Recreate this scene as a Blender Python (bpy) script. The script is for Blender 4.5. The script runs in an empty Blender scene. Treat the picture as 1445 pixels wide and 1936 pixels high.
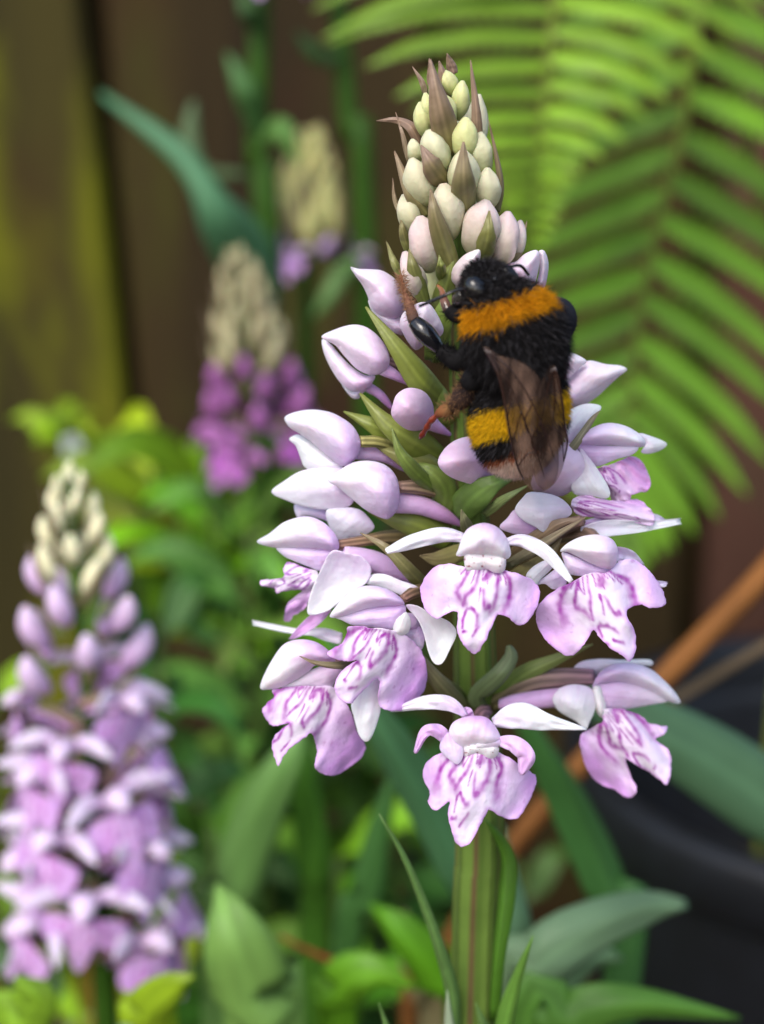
import bpy, math, random
import numpy as np
from mathutils import Vector, Matrix, noise as mnoise
from mathutils.geometry import delaunay_2d_cdt

# ------------------------------------------------------------------ camera, sky, sun, exposure
SC = bpy.context.scene
COL = SC.collection
MM = 0.001
DIST, FPX, CX, CY = 150.0, 3000.0, 722.5, 968.0      # focus distance (mm), focal length in photo pixels, image centre
PITCH = math.radians(15)
FWD = np.array([0, math.cos(PITCH), -math.sin(PITCH)])
UPV = np.array([0, math.sin(PITCH), math.cos(PITCH)])
CAM = -DIST * FWD
cam_d = bpy.data.cameras.new("camera")
cam = bpy.data.objects.new("camera", cam_d)
COL.objects.link(cam)
cam.location = Vector(CAM * MM)
cam.rotation_euler = (math.pi / 2 - PITCH, 0, 0)
cam_d.sensor_fit = 'VERTICAL'
cam_d.sensor_height = 24.0
cam_d.lens = 24.0 * FPX / 1936.0
cam_d.clip_start = 0.005
cam_d.clip_end = 200.0
cam_d.dof.use_dof = True
cam_d.dof.focus_distance = 0.1385
cam_d.dof.aperture_fstop = 11.8
SC.camera = cam

SUN_EL, SUN_AZ = math.radians(44), math.radians(205)     # azimuth from +Y clockwise: behind and a little left of the camera
w = bpy.data.worlds.new("World")
SC.world = w
w.use_nodes = True
nt = w.node_tree
sky = nt.nodes.new('ShaderNodeTexSky')
sky.sky_type = 'NISHITA'
sky.sun_disc = False
sky.sun_elevation = SUN_EL
sky.sun_rotation = SUN_AZ
sky.air_density = 1.0
sky.dust_density = 2.5
sky.ozone_density = 0.6
nt.links.new(sky.outputs[0], nt.nodes['Background'].inputs[0])
nt.nodes['Background'].inputs[1].default_value = 0.15
sun_d = bpy.data.lights.new("sun", 'SUN')
sun_d.energy = 1.15
sun_d.angle = math.radians(28)
sun_d.color = (1.0, 0.97, 0.93)
sun = bpy.data.objects.new("sun", sun_d)
COL.objects.link(sun)
sd = Vector((math.sin(SUN_AZ) * math.cos(SUN_EL), math.cos(SUN_AZ) * math.cos(SUN_EL), math.sin(SUN_EL)))
sun.rotation_euler = sd.to_track_quat('Z', 'Y').to_euler()
sun.location = sd * 3
SC.view_settings.view_transform = 'Standard'
SC.view_settings.look = 'None'
SC.view_settings.exposure = 0.74
SC.view_settings.gamma = 1.0
SC.render.engine = 'CYCLES'
SC.cycles.use_denoising = True
SC.cycles.max_bounces = 8
SC.cycles.transparent_max_bounces = 12

# ------------------------------------------------------------------ helpers
GROUND = -320.0
RNG = random.Random(7)
nrng = np.random.default_rng(11)

def lin(c):
    c = np.asarray(c, float) / 255.0
    return np.where(c <= 0.04045, c / 12.92, ((c + 0.055) / 1.055) ** 2.4)

def P(px, py, y):
    """photo pixel -> point (mm) on the upright plane at depth y behind the flower stem"""
    d = FWD + (px - CX) / FPX * np.array([1.0, 0, 0]) + (CY - py) / FPX * UPV
    t = (y - CAM[1]) / d[1]
    return CAM + t * d

def S(y):
    return (DIST + y * math.cos(PITCH)) / FPX        # mm per photo pixel at depth y

def zmap(x0, y0, k):
    return lambda *p: (x0 + k * p[0], y0 + k * p[1]) + tuple(p[2:])
Z1 = zmap(640, 80, .3183); Z2 = zmap(720, 460, .2768); Z3 = zmap(480, 560, .2907); Z4 = zmap(460, 940, .2907)
Z5 = zmap(720, 960, .263); Z6 = zmap(940, 640, .3203); Z7 = zmap(700, 1220, .4152); Z8 = zmap(680, 1500, .2768)

def nz(x, y, z=0.0):
    return mnoise.noise(Vector((x, y, z)))

def catmull(pts, n):
    pts = np.asarray(pts, float)
    if len(pts) == 2:
        t = np.linspace(0, 1, n)[:, None]
        return pts[0] * (1 - t) + pts[1] * t
    p = np.vstack([2 * pts[0] - pts[1], pts, 2 * pts[-1] - pts[-2]])
    seg = len(pts) - 1
    out = []
    for u in np.linspace(0, seg, n):
        i = min(int(u), seg - 1); t = u - i
        a, b, c, d = p[i], p[i + 1], p[i + 2], p[i + 3]
        out.append(.5 * (2 * b + (c - a) * t + (2 * a - 5 * b + 4 * c - d) * t * t + (3 * b - a - 3 * c + d) * t ** 3))
    return np.array(out)

def prof(vals, n):
    return np.maximum(catmull(np.asarray(vals, float)[:, None], n)[:, 0], 0.0)

def unit(v):
    return v / (np.linalg.norm(v) + 1e-12)

# ---- mesh + object makers
def to_mesh(name, V, F, C=None, smooth=True):
    me = bpy.data.meshes.new(name)
    me.from_pydata((np.asarray(V) * MM).tolist(), [], F)
    if smooth:
        me.polygons.foreach_set('use_smooth', [True] * len(me.polygons))
    if C is not None:
        C = np.asarray(C, float)
        at = me.color_attributes.new('col', 'FLOAT_COLOR', 'POINT')
        at.data.foreach_set('color', np.hstack([C, np.ones((len(C), 1))]).ravel())
    me.update()
    return me

def put(name, me, mat, parent=None, M=None):
    o = bpy.data.objects.new(name, me)
    COL.objects.link(o)
    if me.materials:
        pass
    else:
        me.materials.append(mat)
    o.parent = parent
    if M is not None:
        o.matrix_local = M
    return o

def thing(name, label, cat, base=(0, 0, 0), group=None):
    o = bpy.data.objects.new(name, None)
    COL.objects.link(o)
    o.empty_display_size = 0.01
    o.location = Vector(np.asarray(base, float) * MM)
    o['label'] = label; o['category'] = cat
    if group:
        o['group'] = group
    o['_b'] = list(map(float, base))
    return o

def part(name, g, mat, parent, root=None):
    """g = (verts mm in world, faces, colours); stored relative to the thing's base"""
    V, F, C = g
    root = root or parent
    b = np.array(root['_b'])
    return put(name, to_mesh(name, np.asarray(V) - b, F, C), mat, parent)

# ---- shapes
def frames(pts, hint):
    n = len(pts)
    T = np.gradient(pts, axis=0)
    T = np.array([unit(t) for t in T])
    hint = np.asarray(hint, float)
    Sd, N = [], []
    for t in T:
        s = np.cross(t, hint)
        if np.linalg.norm(s) < 1e-4:
            s = np.cross(t, hint + np.array([.1, .2, .3]))
        s = unit(s)
        Sd.append(s); N.append(unit(np.cross(s, t)))
    return T, np.array(Sd), np.array(N)

FACE = -FWD            # towards the camera side

def blade(pts, hw, face=FACE, cup=0.0, fold=0.0, thick=.25, n=18, m=9, col=None, wave=0.0, seed=0, twist=0.0, edge=None):
    """leaf/petal along a 3D path (mm): hw = half-width profile (mm); face = direction of its upper side"""
    pts = catmull(pts, n); hw = prof(hw, n)
    T, Sd, N = frames(pts, face)
    V = []; C = []
    ss = np.linspace(-1, 1, m)
    cols = col or (lambda t, s: lin((120, 150, 70)))
    for layer in (0, 1):
        for i in range(n):
            t = i / (n - 1)
            a = twist * (t - .3)
            sd = Sd[i] * math.cos(a) + N[i] * math.sin(a)
            nn = unit(np.cross(sd, T[i]))
            for s in ss:
                h = hw[i]
                if edge is not None and abs(s) > .5:
                    h = h * (1 + edge * nz(t * 9, s * 2, seed))
                d = (cup * s * s + fold * abs(s)) * hw[i]
                d += wave * nz(t * 5 + seed, s * 1.5, seed * 1.7) 
                off = -layer * thick * (1 - .75 * s * s) * min(1, hw[i] / (thick + 1e-6))
                V.append(pts[i] + sd * s * h + nn * (d + off))
                C.append(cols(t, s))
    F = []
    K = n * m
    idx = lambda l, i, j: l * K + i * m + j
    for i in range(n - 1):
        for j in range(m - 1):
            F.append((idx(0, i, j), idx(0, i + 1, j), idx(0, i + 1, j + 1), idx(0, i, j + 1)))
            F.append((idx(1, i, j), idx(1, i, j + 1), idx(1, i + 1, j + 1), idx(1, i + 1, j)))
        F.append((idx(0, i, 0), idx(1, i, 0), idx(1, i + 1, 0), idx(0, i + 1, 0)))
        F.append((idx(0, i, m - 1), idx(0, i + 1, m - 1), idx(1, i + 1, m - 1), idx(1, i, m - 1)))
    for j in range(m - 1):
        F.append((idx(0, 0, j), idx(0, 0, j + 1), idx(1, 0, j + 1), idx(1, 0, j)))
        F.append((idx(0, n - 1, j), idx(1, n - 1, j), idx(1, n - 1, j + 1), idx(0, n - 1, j + 1)))
    return np.array(V), F, np.array(C)

def loft(pts, hw, flat=1.0, n=18, m=14, ridge=0.0, nr=3, col=None, face=FACE, seed=0, bump=0.0, ph=0.0):
    """closed round body along a 3D path; flat = depth / width"""
    pts = catmull(pts, n); hw = prof(hw, n)
    T, Sd, N = frames(pts, face)
    V = []; C = []
    cols = col or (lambda t, a: lin((220, 200, 225)))
    for i in range(n):
        t = i / (n - 1)
        for j in range(m):
            a = 2 * math.pi * j / m
            r = hw[i] * (1 + ridge * math.cos(nr * a + ph) + bump * nz(math.cos(a) * 1.5 + seed, math.sin(a) * 1.5, t * 4 + seed))
            V.append(pts[i] + Sd[i] * math.cos(a) * r + N[i] * math.sin(a) * r * flat)
            C.append(cols(t, a))
    F = []
    for i in range(n - 1):
        for j in range(m):
            k = (j + 1) % m
            F.append((i * m + j, i * m + k, (i + 1) * m + k, (i + 1) * m + j))
    V.append(pts[0]); C.append(cols(0, 0)); V.append(pts[-1]); C.append(cols(1, 0))
    a, b = n * m, n * m + 1
    for j in range(m):
        k = (j + 1) % m
        F.append((a, k, j)); F.append((b, (n - 1) * m + j, (n - 1) * m + k))
    return np.array(V), F, np.array(C)

def fill(outline, step):
    """outline (n,2) -> dense 2D triangulation: verts, tris, boundary count"""
    o = np.asarray(outline, float)
    x0, y0 = o.min(0); x1, y1 = o.max(0)
    pts = [Vector(p) for p in o]
    nb = len(pts)
    # interior hex grid
    gy = np.arange(y0, y1, step * .866)
    cand = []
    for r, yy in enumerate(gy):
        xs = np.arange(x0 + (step / 2 if r % 2 else 0), x1, step)
        cand += [(xx, yy) for xx in xs]
    cand = np.array(cand)
    e0, e1 = o, np.roll(o, -1, 0)
    ins = np.zeros(len(cand), bool); dist = np.full(len(cand), 1e9)
    for a, b in zip(e0, e1):
        cond = (a[1] > cand[:, 1]) != (b[1] > cand[:, 1])
        with np.errstate(divide='ignore', invalid='ignore'):
            xi = (b[0] - a[0]) * (cand[:, 1] - a[1]) / (b[1] - a[1]) + a[0]
        ins ^= cond & (cand[:, 0] < xi)
        dist = np.minimum(dist, segd(cand, a, b))
    keep = cand[ins & (dist > step * .5)]
    pts += [Vector(p) for p in keep]
    v, e, f, _, _, _ = delaunay_2d_cdt(pts, [], [list(range(nb))], 1, 1e-6)
    V = np.array([tuple(p) for p in v])
    F = [tuple(t) for t in f]
    return V, F

def segd(p, a, b):
    ab = b - a
    t = np.clip(((p - a) @ ab) / (ab @ ab + 1e-12), 0, 1)
    return np.linalg.norm(p - (a + t[:, None] * ab), axis=1)

def edge_dist(V, o):
    d = np.full(len(V), 1e9)
    for a, b in zip(o, np.roll(o, -1, 0)):
        d = np.minimum(d, segd(V, a, b))
    return d

def smooth_outline(pts, n):
    p = np.asarray(pts, float)
    L = len(p)
    out = []
    for u in np.linspace(0, L, n, endpoint=False):
        i = int(u); t = u - i
        a, b, c, d = p[(i - 1) % L], p[i % L], p[(i + 1) % L], p[(i + 2) % L]
        out.append(.5 * (2 * b + (c - a) * t * .9 + (2 * a - 5 * b + 4 * c - d) * t * t * .95 + (3 * b - a - 3 * c + d) * t ** 3 * .95)
                   if False else .5 * (2 * b + (c - a) * t + (2 * a - 5 * b + 4 * c - d) * t * t + (3 * b - a - 3 * c + d) * t ** 3))
    return np.array(out)

def boundary_loop(F):
    cnt = {}
    for t in F:
        for i in range(len(t)):
            a, b = t[i], t[(i + 1) % len(t)]
            cnt[(a, b)] = cnt.get((a, b), 0) + 1
    return [(a, b) for (a, b) in cnt if (b, a) not in cnt]

def neigh_smooth(h, F, fixed, it):
    n = len(h)
    A = np.array([(t[i], t[(i + 1) % 3]) for t in F for i in range(3)])
    for _ in range(it):
        s = np.zeros(n); c = np.zeros(n)
        np.add.at(s, A[:, 0], h[A[:, 1]]); np.add.at(c, A[:, 0], 1)
        np.add.at(s, A[:, 1], h[A[:, 0]]); np.add.at(c, A[:, 1], 1)
        h2 = s / np.maximum(c, 1)
        h = np.where(fixed, h, .4 * h + .6 * h2)
    return h

def dome(outline, ybase, ytip, base, tip, bulge, back=.5, col=None, step=None, seed=0, ridge=0.0, sm=6, full=.4, sheet=None):
    """swollen petal / hood: outline traced in pixels, depth runs from ybase (at base) to ytip (at tip), bulging towards
    the viewer by `bulge` mm and away by bulge*back"""
    o = smooth_outline([q[:2] for q in outline], max(40, len(outline) * 7))
    size = math.sqrt(abs(np.sum(o[:, 0] * np.roll(o[:, 1], -1) - np.roll(o[:, 0], -1) * o[:, 1])) / 2)
    V2, F = fill(o, step or size / 26)
    sm = int(sm * 2.2)
    d = edge_dist(V2, o)
    dm = d.max()
    q = np.clip(d / dm, 0, 1)
    h = full * np.sqrt(np.clip(1 - (1 - q) ** 2, 0, 1)) + (1 - full) * np.sin(q * math.pi / 2)
    fixed = d < 1e-3
    h = neigh_smooth(h, F, fixed, sm)
    base = np.array(base[:2], float); tip = np.array(tip[:2], float)
    ax = tip - base; L = np.linalg.norm(ax); ax = ax / L; sdv = np.array([-ax[1], ax[0]])
    t = (V2 - base) @ ax / L; s = (V2 - base) @ sdv / dm
    y = ybase + (ytip - ybase) * t
    bulge *= .74
    yf = y - bulge * h - .6 * ridge * h * np.exp(-(s * 3.0) ** 2) + np.array([.38 * nz(p[0] * .022, p[1] * .022, seed) + .10 * nz(p[0] * .06, p[1] * .06, seed + 5) for p in V2]) * h
    wob = np.array([nz(a * 1.6, b * .7, seed + 8) for a, b in zip(t, s)])
    yf = yf - .014 * np.cos(s * 15 + wob * 3.0) * h          # fine lengthwise veins
    yb = (yf + sheet) if sheet else (y + bulge * back * h + .02)
    n = len(V2)
    Vf = np.array([P(a, b, c) for (a, b), c in zip(V2, yf)])
    Vb = np.array([P(a, b, c) for (a, b), c in zip(V2, yb)])
    V = np.vstack([Vf, Vb])
    c = np.array([col(tt, ss) for tt, ss in zip(t, s)])
    # orientation: front faces must look at the camera
    a, b, cc = [Vf[k] for k in F[len(F) // 2]]
    flip = np.dot(np.cross(b - a, cc - a), FWD) > 0
    Ff = [tuple(reversed(f)) if flip else f for f in F]
    bl = boundary_loop(Ff)
    FF = list(Ff) + [tuple(x + n for x in reversed(f)) for f in Ff] + [(b_, a_, a_ + n, b_ + n) for a_, b_ in bl]
    return V, FF, np.vstack([c, c])

# ---- materials
def mat_attr(name, rough=.5, spec=.3, sss=0.0, sss_r=(1, .6, .7), sss_scale=.0008, bump=0.0, bscale=900, sheen=0.0, vary=.06, vscale=300, coat=0.0, alpha=None, transl=0.0, metallic=0.0):
    m = bpy.data.materials.new(name)
    m.use_nodes = True
    t = m.node_tree; N = t.nodes; L = t.links
    b = N['Principled BSDF']
    at = N.new('ShaderNodeAttribute'); at.attribute_name = 'col'
    tc = N.new('ShaderNodeTexCoord')
    no = N.new('ShaderNodeTexNoise'); no.inputs['Scale'].default_value = vscale; no.inputs['Detail'].default_value = 4
    L.new(tc.outputs['Object'], no.inputs['Vector'])
    mr = N.new('ShaderNodeMapRange'); mr.inputs[1].default_value = .25; mr.inputs[2].default_value = .75
    mr.inputs[3].default_value = 1 - vary; mr.inputs[4].default_value = 1 + vary
    L.new(no.outputs[0], mr.inputs[0])
    mx = N.new('ShaderNodeVectorMath'); mx.operation = 'SCALE'
    L.new(at.outputs['Color'], mx.inputs[0]); L.new(mr.outputs[0], mx.inputs['Scale'])
    L.new(mx.outputs[0], b.inputs['Base Color'])
    b.inputs['Roughness'].default_value = rough
    b.inputs['Specular IOR Level'].default_value = spec
    if sss:
        b.inputs['Subsurface Weight'].default_value = sss
        b.inputs['Subsurface Radius'].default_value = sss_r
        b.inputs['Subsurface Scale'].default_value = sss_scale
    if sheen:
        b.inputs['Sheen Weight'].default_value = sheen
    if coat:
        b.inputs['Coat Weight'].default_value = coat; b.inputs['Coat Roughness'].default_value = .12
    if alpha is not None:
        b.inputs['Alpha'].default_value = alpha
    if bump:
        n2 = N.new('ShaderNodeTexNoise'); n2.inputs['Scale'].default_value = bscale; n2.inputs['Detail'].default_value = 5
        L.new(tc.outputs['Object'], n2.inputs['Vector'])
        bp = N.new('ShaderNodeBump'); bp.inputs['Strength'].default_value = bump; bp.inputs['Distance'].default_value = .0003
        L.new(n2.outputs[0], bp.inputs['Height']); L.new(bp.outputs[0], b.inputs['Normal'])
    if transl:
        tr = N.new('ShaderNodeBsdfTranslucent'); L.new(mx.outputs[0], tr.inputs['Color'])
        ms = N.new('ShaderNodeMixShader'); ms.inputs[0].default_value = transl
        L.new(b.outputs[0], ms.inputs[1]); L.new(tr.outputs[0], ms.inputs[2])
        L.new(ms.outputs[0], N['Material Output'].inputs['Surface'])
    return m

M_PETAL = mat_attr('petal', rough=.42, spec=.35, sss=.5, sss_scale=.0010, bump=.3, bscale=2000, vary=.08, vscale=650, sheen=.1, transl=.08)
M_LIP = mat_attr('lip_petal', rough=.5, spec=.3, sss=.12, sss_scale=.0006, bump=.3, bscale=2000, vary=.08, vscale=800, sheen=.1, transl=.06)
M_BUD = mat_attr('bud_skin', rough=.5, spec=.3, sss=.5, sss_scale=.0012, bump=.35, bscale=1800, vary=.11, vscale=550)
M_LEAF = mat_attr('leaf', rough=.42, spec=.4, bump=.35, bscale=1200, vary=.12, vscale=350, transl=.12)
M_FAR = mat_attr('garden_leaf', rough=.45, spec=.28, bump=.2, bscale=300, vary=.22, vscale=45, transl=.18)
M_STEM = mat_attr('stem', rough=.5, spec=.22, bump=.3, bscale=1500, vary=.15, vscale=250)
M_FUR = mat_attr('bee_fur', rough=.75, spec=.12, vary=.1, vscale=600)
M_CHITIN = mat_attr('bee_shell', rough=.13, spec=.5, vary=.1, vscale=600, bump=.2, bscale=2500, coat=.3)
M_WOOD_DRY = mat_attr('dry_stalk', rough=.7, spec=.2, bump=.4, bscale=400, vary=.2, vscale=80)

# ------------------------------------------------------------------ the setting
def flat_mat(name, c1, c2, scale, rough=.9, bump=.6, stretch=(1, 1, 1), detail=8, dist=.004):
    m = bpy.data.materials.new(name); m.use_nodes = True
    t = m.node_tree; N = t.nodes; L = t.links; b = N['Principled BSDF']
    tc = N.new('ShaderNodeTexCoord'); mp = N.new('ShaderNodeMapping'); mp.inputs['Scale'].default_value = stretch
    L.new(tc.outputs['Object'], mp.inputs[0])
    no = N.new('ShaderNodeTexNoise'); no.inputs['Scale'].default_value = scale; no.inputs['Detail'].default_value = detail
    L.new(mp.outputs[0], no.inputs['Vector'])
    cr = N.new('ShaderNodeValToRGB')
    cr.color_ramp.elements[0].position = .32; cr.color_ramp.elements[1].position = .68
    cr.color_ramp.elements[0].color = (*lin(c1), 1); cr.color_ramp.elements[1].color = (*lin(c2), 1)
    L.new(no.outputs[0], cr.inputs[0]); L.new(cr.outputs[0], b.inputs['Base Color'])
    b.inputs['Roughness'].default_value = rough
    bp = N.new('ShaderNodeBump'); bp.inputs['Strength'].default_value = bump; bp.inputs['Distance'].default_value = dist
    L.new(no.outputs[0], bp.inputs['Height']); L.new(bp.outputs[0], b.inputs['Normal'])
    return m, cr

def ground():
    n = 70
    V = []; F = []
    xs = np.concatenate([np.linspace(-60000, -700, 6), np.linspace(-600, 600, n - 12), np.linspace(700, 60000, 6)])
    for y in xs:
        for x in xs:
            near = abs(x) < 650 and abs(y) < 650
            V.append((x, y, GROUND + (6 * nz(x * .012, y * .012, 3) + 3 * nz(x * .05, y * .05, 1) if near else 0)))
    for i in range(n - 1):
        for j in range(n - 1):
            F.append((i * n + j, i * n + j + 1, (i + 1) * n + j + 1, (i + 1) * n + j))
    m, _ = flat_mat('soil', (38, 28, 20), (74, 56, 40), 60, dist=.006)
    o = put('ground', to_mesh('ground', V, F), m)
    o['kind'] = 'structure'; o['label'] = 'dark bare garden soil under the plants'
ground()

def wood_mat(name, a, b, moss, amt):
    m, cr = flat_mat(name, a, b, 24, rough=.85, bump=.5, stretch=(1, 1, .07), dist=.003)
    t = m.node_tree; N = t.nodes; L = t.links
    tc = N.new('ShaderNodeTexCoord')
    mp = N.new('ShaderNodeMapping'); mp.inputs['Scale'].default_value = (1, 1, .35)
    L.new(tc.outputs['Object'], mp.inputs[0])
    no = N.new('ShaderNodeTexNoise'); no.inputs['Scale'].default_value = 22; no.inputs['Detail'].default_value = 6
    L.new(mp.outputs[0], no.inputs['Vector'])
    mr = N.new('ShaderNodeMapRange'); mr.inputs[1].default_value = .62 - amt * .3; mr.inputs[2].default_value = .72 - amt * .3
    L.new(no.outputs[0], mr.inputs[0])
    mx = N.new('ShaderNodeMix'); mx.data_type = 'RGBA'
    L.new(mr.outputs[0], mx.inputs[0]); L.new(cr.outputs[0], mx.inputs[6]); mx.inputs[7].default_value = (*lin(moss), 1)
    # damp reddish and blackish stains
    n3 = N.new('ShaderNodeTexNoise'); n3.inputs['Scale'].default_value = 16; n3.inputs['Detail'].default_value = 5
    mp3 = N.new('ShaderNodeMapping'); mp3.inputs['Scale'].default_value = (1, 1, .55); mp3.inputs['Location'].default_value = (3.1, 1.7, 5.2)
    L.new(tc.outputs['Object'], mp3.inputs[0]); L.new(mp3.outputs[0], n3.inputs['Vector'])
    m3 = N.new('ShaderNodeMapRange'); m3.inputs[1].default_value = .5; m3.inputs[2].default_value = .72; m3.inputs[4].default_value = .7
    L.new(n3.outputs[0], m3.inputs[0])
    x3 = N.new('ShaderNodeMix'); x3.data_type = 'RGBA'
    L.new(m3.outputs[0], x3.inputs[0]); L.new(mx.outputs[2], x3.inputs[6]); x3.inputs[7].default_value = (*lin((56, 26, 18)), 1)
    L.new(x3.outputs[2], N['Principled BSDF'].inputs['Base Color'])
    N['Principled BSDF'].inputs['Specular IOR Level'].default_value = .2
    return m

def plank(xa, xb, yf, thick, z0, z1, lean, seed):
    """one upright board: outline wanders a little, edges eased"""
    n = 14; V = []; F = []
    e = 2.5
    for i in range(n):
        t = i / (n - 1); z = z0 + (z1 - z0) * t
        dx = lean * (z)
        w1 = 1.2 * nz(z * .02, seed, 0); w2 = 1.2 * nz(z * .02, seed, 5)
        a, b = xa + dx + w1, xb + dx + w2
        cup = 1.0 * nz(z * .008, seed, 2)
        V += [(a + e, yf + cup, z), (a, yf + e, z), (a, yf + thick, z), (b, yf + thick, z), (b, yf + e, z), (b - e, yf + cup, z)]
    for i in range(n - 1):
        for j in range(6):
            k = (j + 1) % 6
            F.append((i * 6 + j, (i + 1) * 6 + j, (i + 1) * 6 + k, i * 6 + k))
    F.append(tuple(range(6))); F.append(tuple(reversed([(n - 1) * 6 + j for j in range(6)])))
    return np.array(V), [tuple(reversed(f)) for f in F], None

def fence():
    YF = 420
    f = thing('garden_fence', 'weathered wooden board fence, mossy green, standing behind the plants', 'fence', (0, YF, GROUND))
    gap = P(222, 450, YF); gap2 = P(1305, 1080, YF)
    lean = (P(168, 0, YF)[0] - P(268, 900, YF)[0]) / (P(168, 0, YF)[2] - P(268, 900, YF)[2])
    x1 = gap[0] - lean * gap[2]
    x2 = gap2[0] - 0 * gap2[2]
    moss = wood_mat('mossy_wood', (34, 30, 12), (60, 54, 20), (92, 94, 14), .5)
    brown = wood_mat('brown_wood', (34, 25, 12), (60, 48, 22), (58, 55, 18), .4)
    red = wood_mat('reddish_wood', (50, 28, 22), (80, 54, 42), (70, 56, 40), .2)
    edges = [(x1 - 400, x1 - 204, YF - 4, moss, lean), (x1 - 200, x1 - 2.8, YF - 7, moss, lean), (x1 + 2.8, x1 + 112, YF, brown, lean * .6),
             (x1 + 115, x2 - 5, YF + 2, brown, lean * .25), (x2 + 5, x2 + 140, YF - 6, red, 0), (x2 + 144, x2 + 300, YF, red, 0), (x1 - 600, x1 - 404, YF, moss, lean)]
    for k, (a, b, y, m, ln) in enumerate(edges):
        V, F, _ = plank(a, b, y, 16, GROUND - 5, 300, ln, k * 3.1)
        pb = np.array(f['_b'])
        put('board', to_mesh('board', V - pb, F, smooth=False), m, f)
    for gx, ln in ((x1, lean), (x1 + 113, lean * .5), (x2, 0), (x2 + 142, 0), (x1 - 202, lean)):      # strips added behind the gaps to block the bright sky
        V, F, _ = plank(gx - 22, gx + 22, YF + 19, 8, GROUND - 5, 300, ln, gx)
        put('sky_block_strip', to_mesh('sky_block_strip', V - pb, F, smooth=False), brown, f)
    for z in (-150, 215):
        V, F, _ = plank(-30, 30, 0, 40, -450, 450, 0, 9)
        V = np.stack([V[:, 2], V[:, 1] + YF + 29, V[:, 0] + z], 1)
        put('rail', to_mesh('rail', V - pb, [tuple(reversed(q)) for q in F], smooth=False), brown, f)
fence()

# ------------------------------------------------------------------ the spotted orchid in flower
def ax_x(py):
    return float(np.interp(py, [100, 300, 500, 1000, 1600, 1936], [842, 853, 868, 892, 908, 897]))
def Rsp(py):
    return float(np.interp(py, [100, 180, 260, 360, 460, 560, 700], [.8, 2.6, 4.0, 5.3, 6.2, 7.0, 8.0]))
def ydep(px, py, R):
    dx = (px - ax_x(py)) * .05
    return -math.sqrt(max(R * R - dx * dx, (.12 * R) ** 2))

orchid = thing('spotted_orchid', 'tall pale lilac spotted orchid spike with the bumblebee on it', 'orchid', P(890, 968, 0) * np.array([1, 1, 0]) + np.array([0, 0, GROUND]))

def stemcol(t, a):
    k = nz(math.cos(a) * 4, math.sin(a) * 4, t * 1.2)
    c = lin((88, 112, 46)) * (1 + .3 * k)
    if abs(math.sin(a * 4.5 + .4)) < .16: c = c * .45
    br = max(0, nz(math.cos(a) * 3 + 5, math.sin(a) * 3, t * 2) - .05) * 2.2
    return c * (1 - min(br, .75)) + lin((92, 66, 48)) * min(br, .75)
sp = [P(ax_x(y), y, 0) for y in (130, 300, 500, 750, 1000, 1300, 1600, 1936)]
bot = sp[-1] + np.array([-1.5, 0, 0]); bot[2] = GROUND - 3
sp.append((sp[-1] + bot) / 2); sp.append(bot)
part('stem', loft(sp, [.4, .8, 1.1, 1.4, 1.75, 2.1, 2.4, 2.5, 2.8, 3.0], n=90, m=90, ridge=.045, nr=9, bump=.03, col=stemcol), M_STEM, orchid)

# --- young buds at the tip (zoom coordinates of the tip: base, tip, half width)
def budcol(cream, pink, seed):
    def f(t, a):
        k = .5 + .5 * nz(math.cos(a) * 2 + seed, math.sin(a) * 2, t * 3)
        q = min(1, t * 1.5)
        c = lin((176, 186, 122)) * (1 - q) + lin(cream) * q
        c = c * (.93 + .14 * nz(math.cos(a) * 5, math.sin(a) * 5, t * 2 + seed) + .05 * math.cos(a * 12))
        p = min(1, pink * 1.3 * max(0, k - .1) + .12 * t)
        c = c * (1 - p) + lin((222, 186, 208)) * p
        return c
    return f
BUDP = [.34, .72, .93, 1.0, .98, .86, .60, .20]
CR1, CR2, CR3 = (206, 212, 144), (200, 202, 162), (206, 194, 180)
buds = [((690, 310), (632, 168), 44, CR1, 0), ((715, 455), (738, 228), 52, CR1, 0), ((640, 500), (610, 305), 78, CR1, 0), ((555, 520), (515, 300), 42, CR1, 0),
        ((525, 560), (485, 355), 56, CR1, 0), ((615, 780), (535, 520), 82, CR2, 0), ((745, 700), (757, 445), 72, CR1, 0), ((860, 800), (842, 532), 60, CR2, 0),
        ((742, 940), (740, 640), 92, CR2, 0), ((525, 970), (435, 690), 84, CR2, .1), ((468, 720), (438, 575), 42, CR2, 0), ((885, 990), (885, 745), 72, CR2, .1),
        ((672, 1150), (622, 838), 98, CR2, .2), ((455, 1130), (386, 905), 62, CR2, .1), ((545, 1350), (482, 1032), 96, CR3, .35), ((805, 1250), (880, 938), 108, CR3, .2),
        ((960, 1330), (1010, 1008), 92, CR3, .4), ((1040, 1290), (1082, 1062), 52, CR3, .3), ((490, 1510), (392, 1245), 68, CR3, .3),
        ((560, 330), (590, 200), 36, CR1, 0)]
for k, (b, t, hw, cr, pk) in enumerate(buds):
    b = Z1(*b); t = Z1(*t); hw *= .3183
    R = Rsp(b[1])
    yb = ydep(b[0], b[1], R) * .55; yt = ydep(t[0], t[1], R * .96) * .95
    mid = ((b[0] + t[0]) / 2, (b[1] + t[1]) / 2); ym = ydep(mid[0], mid[1], R) * .92
    g = loft([P(*b, yb), P(*mid, ym), P(*t, yt)], [q * hw * S(ym) for q in BUDP], flat=.95, ridge=.06, nr=3, ph=k * 1.7, col=budcol(cr, pk, k), bump=.13, seed=k, m=20)
    part('bud', g, M_BUD, orchid)
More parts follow.
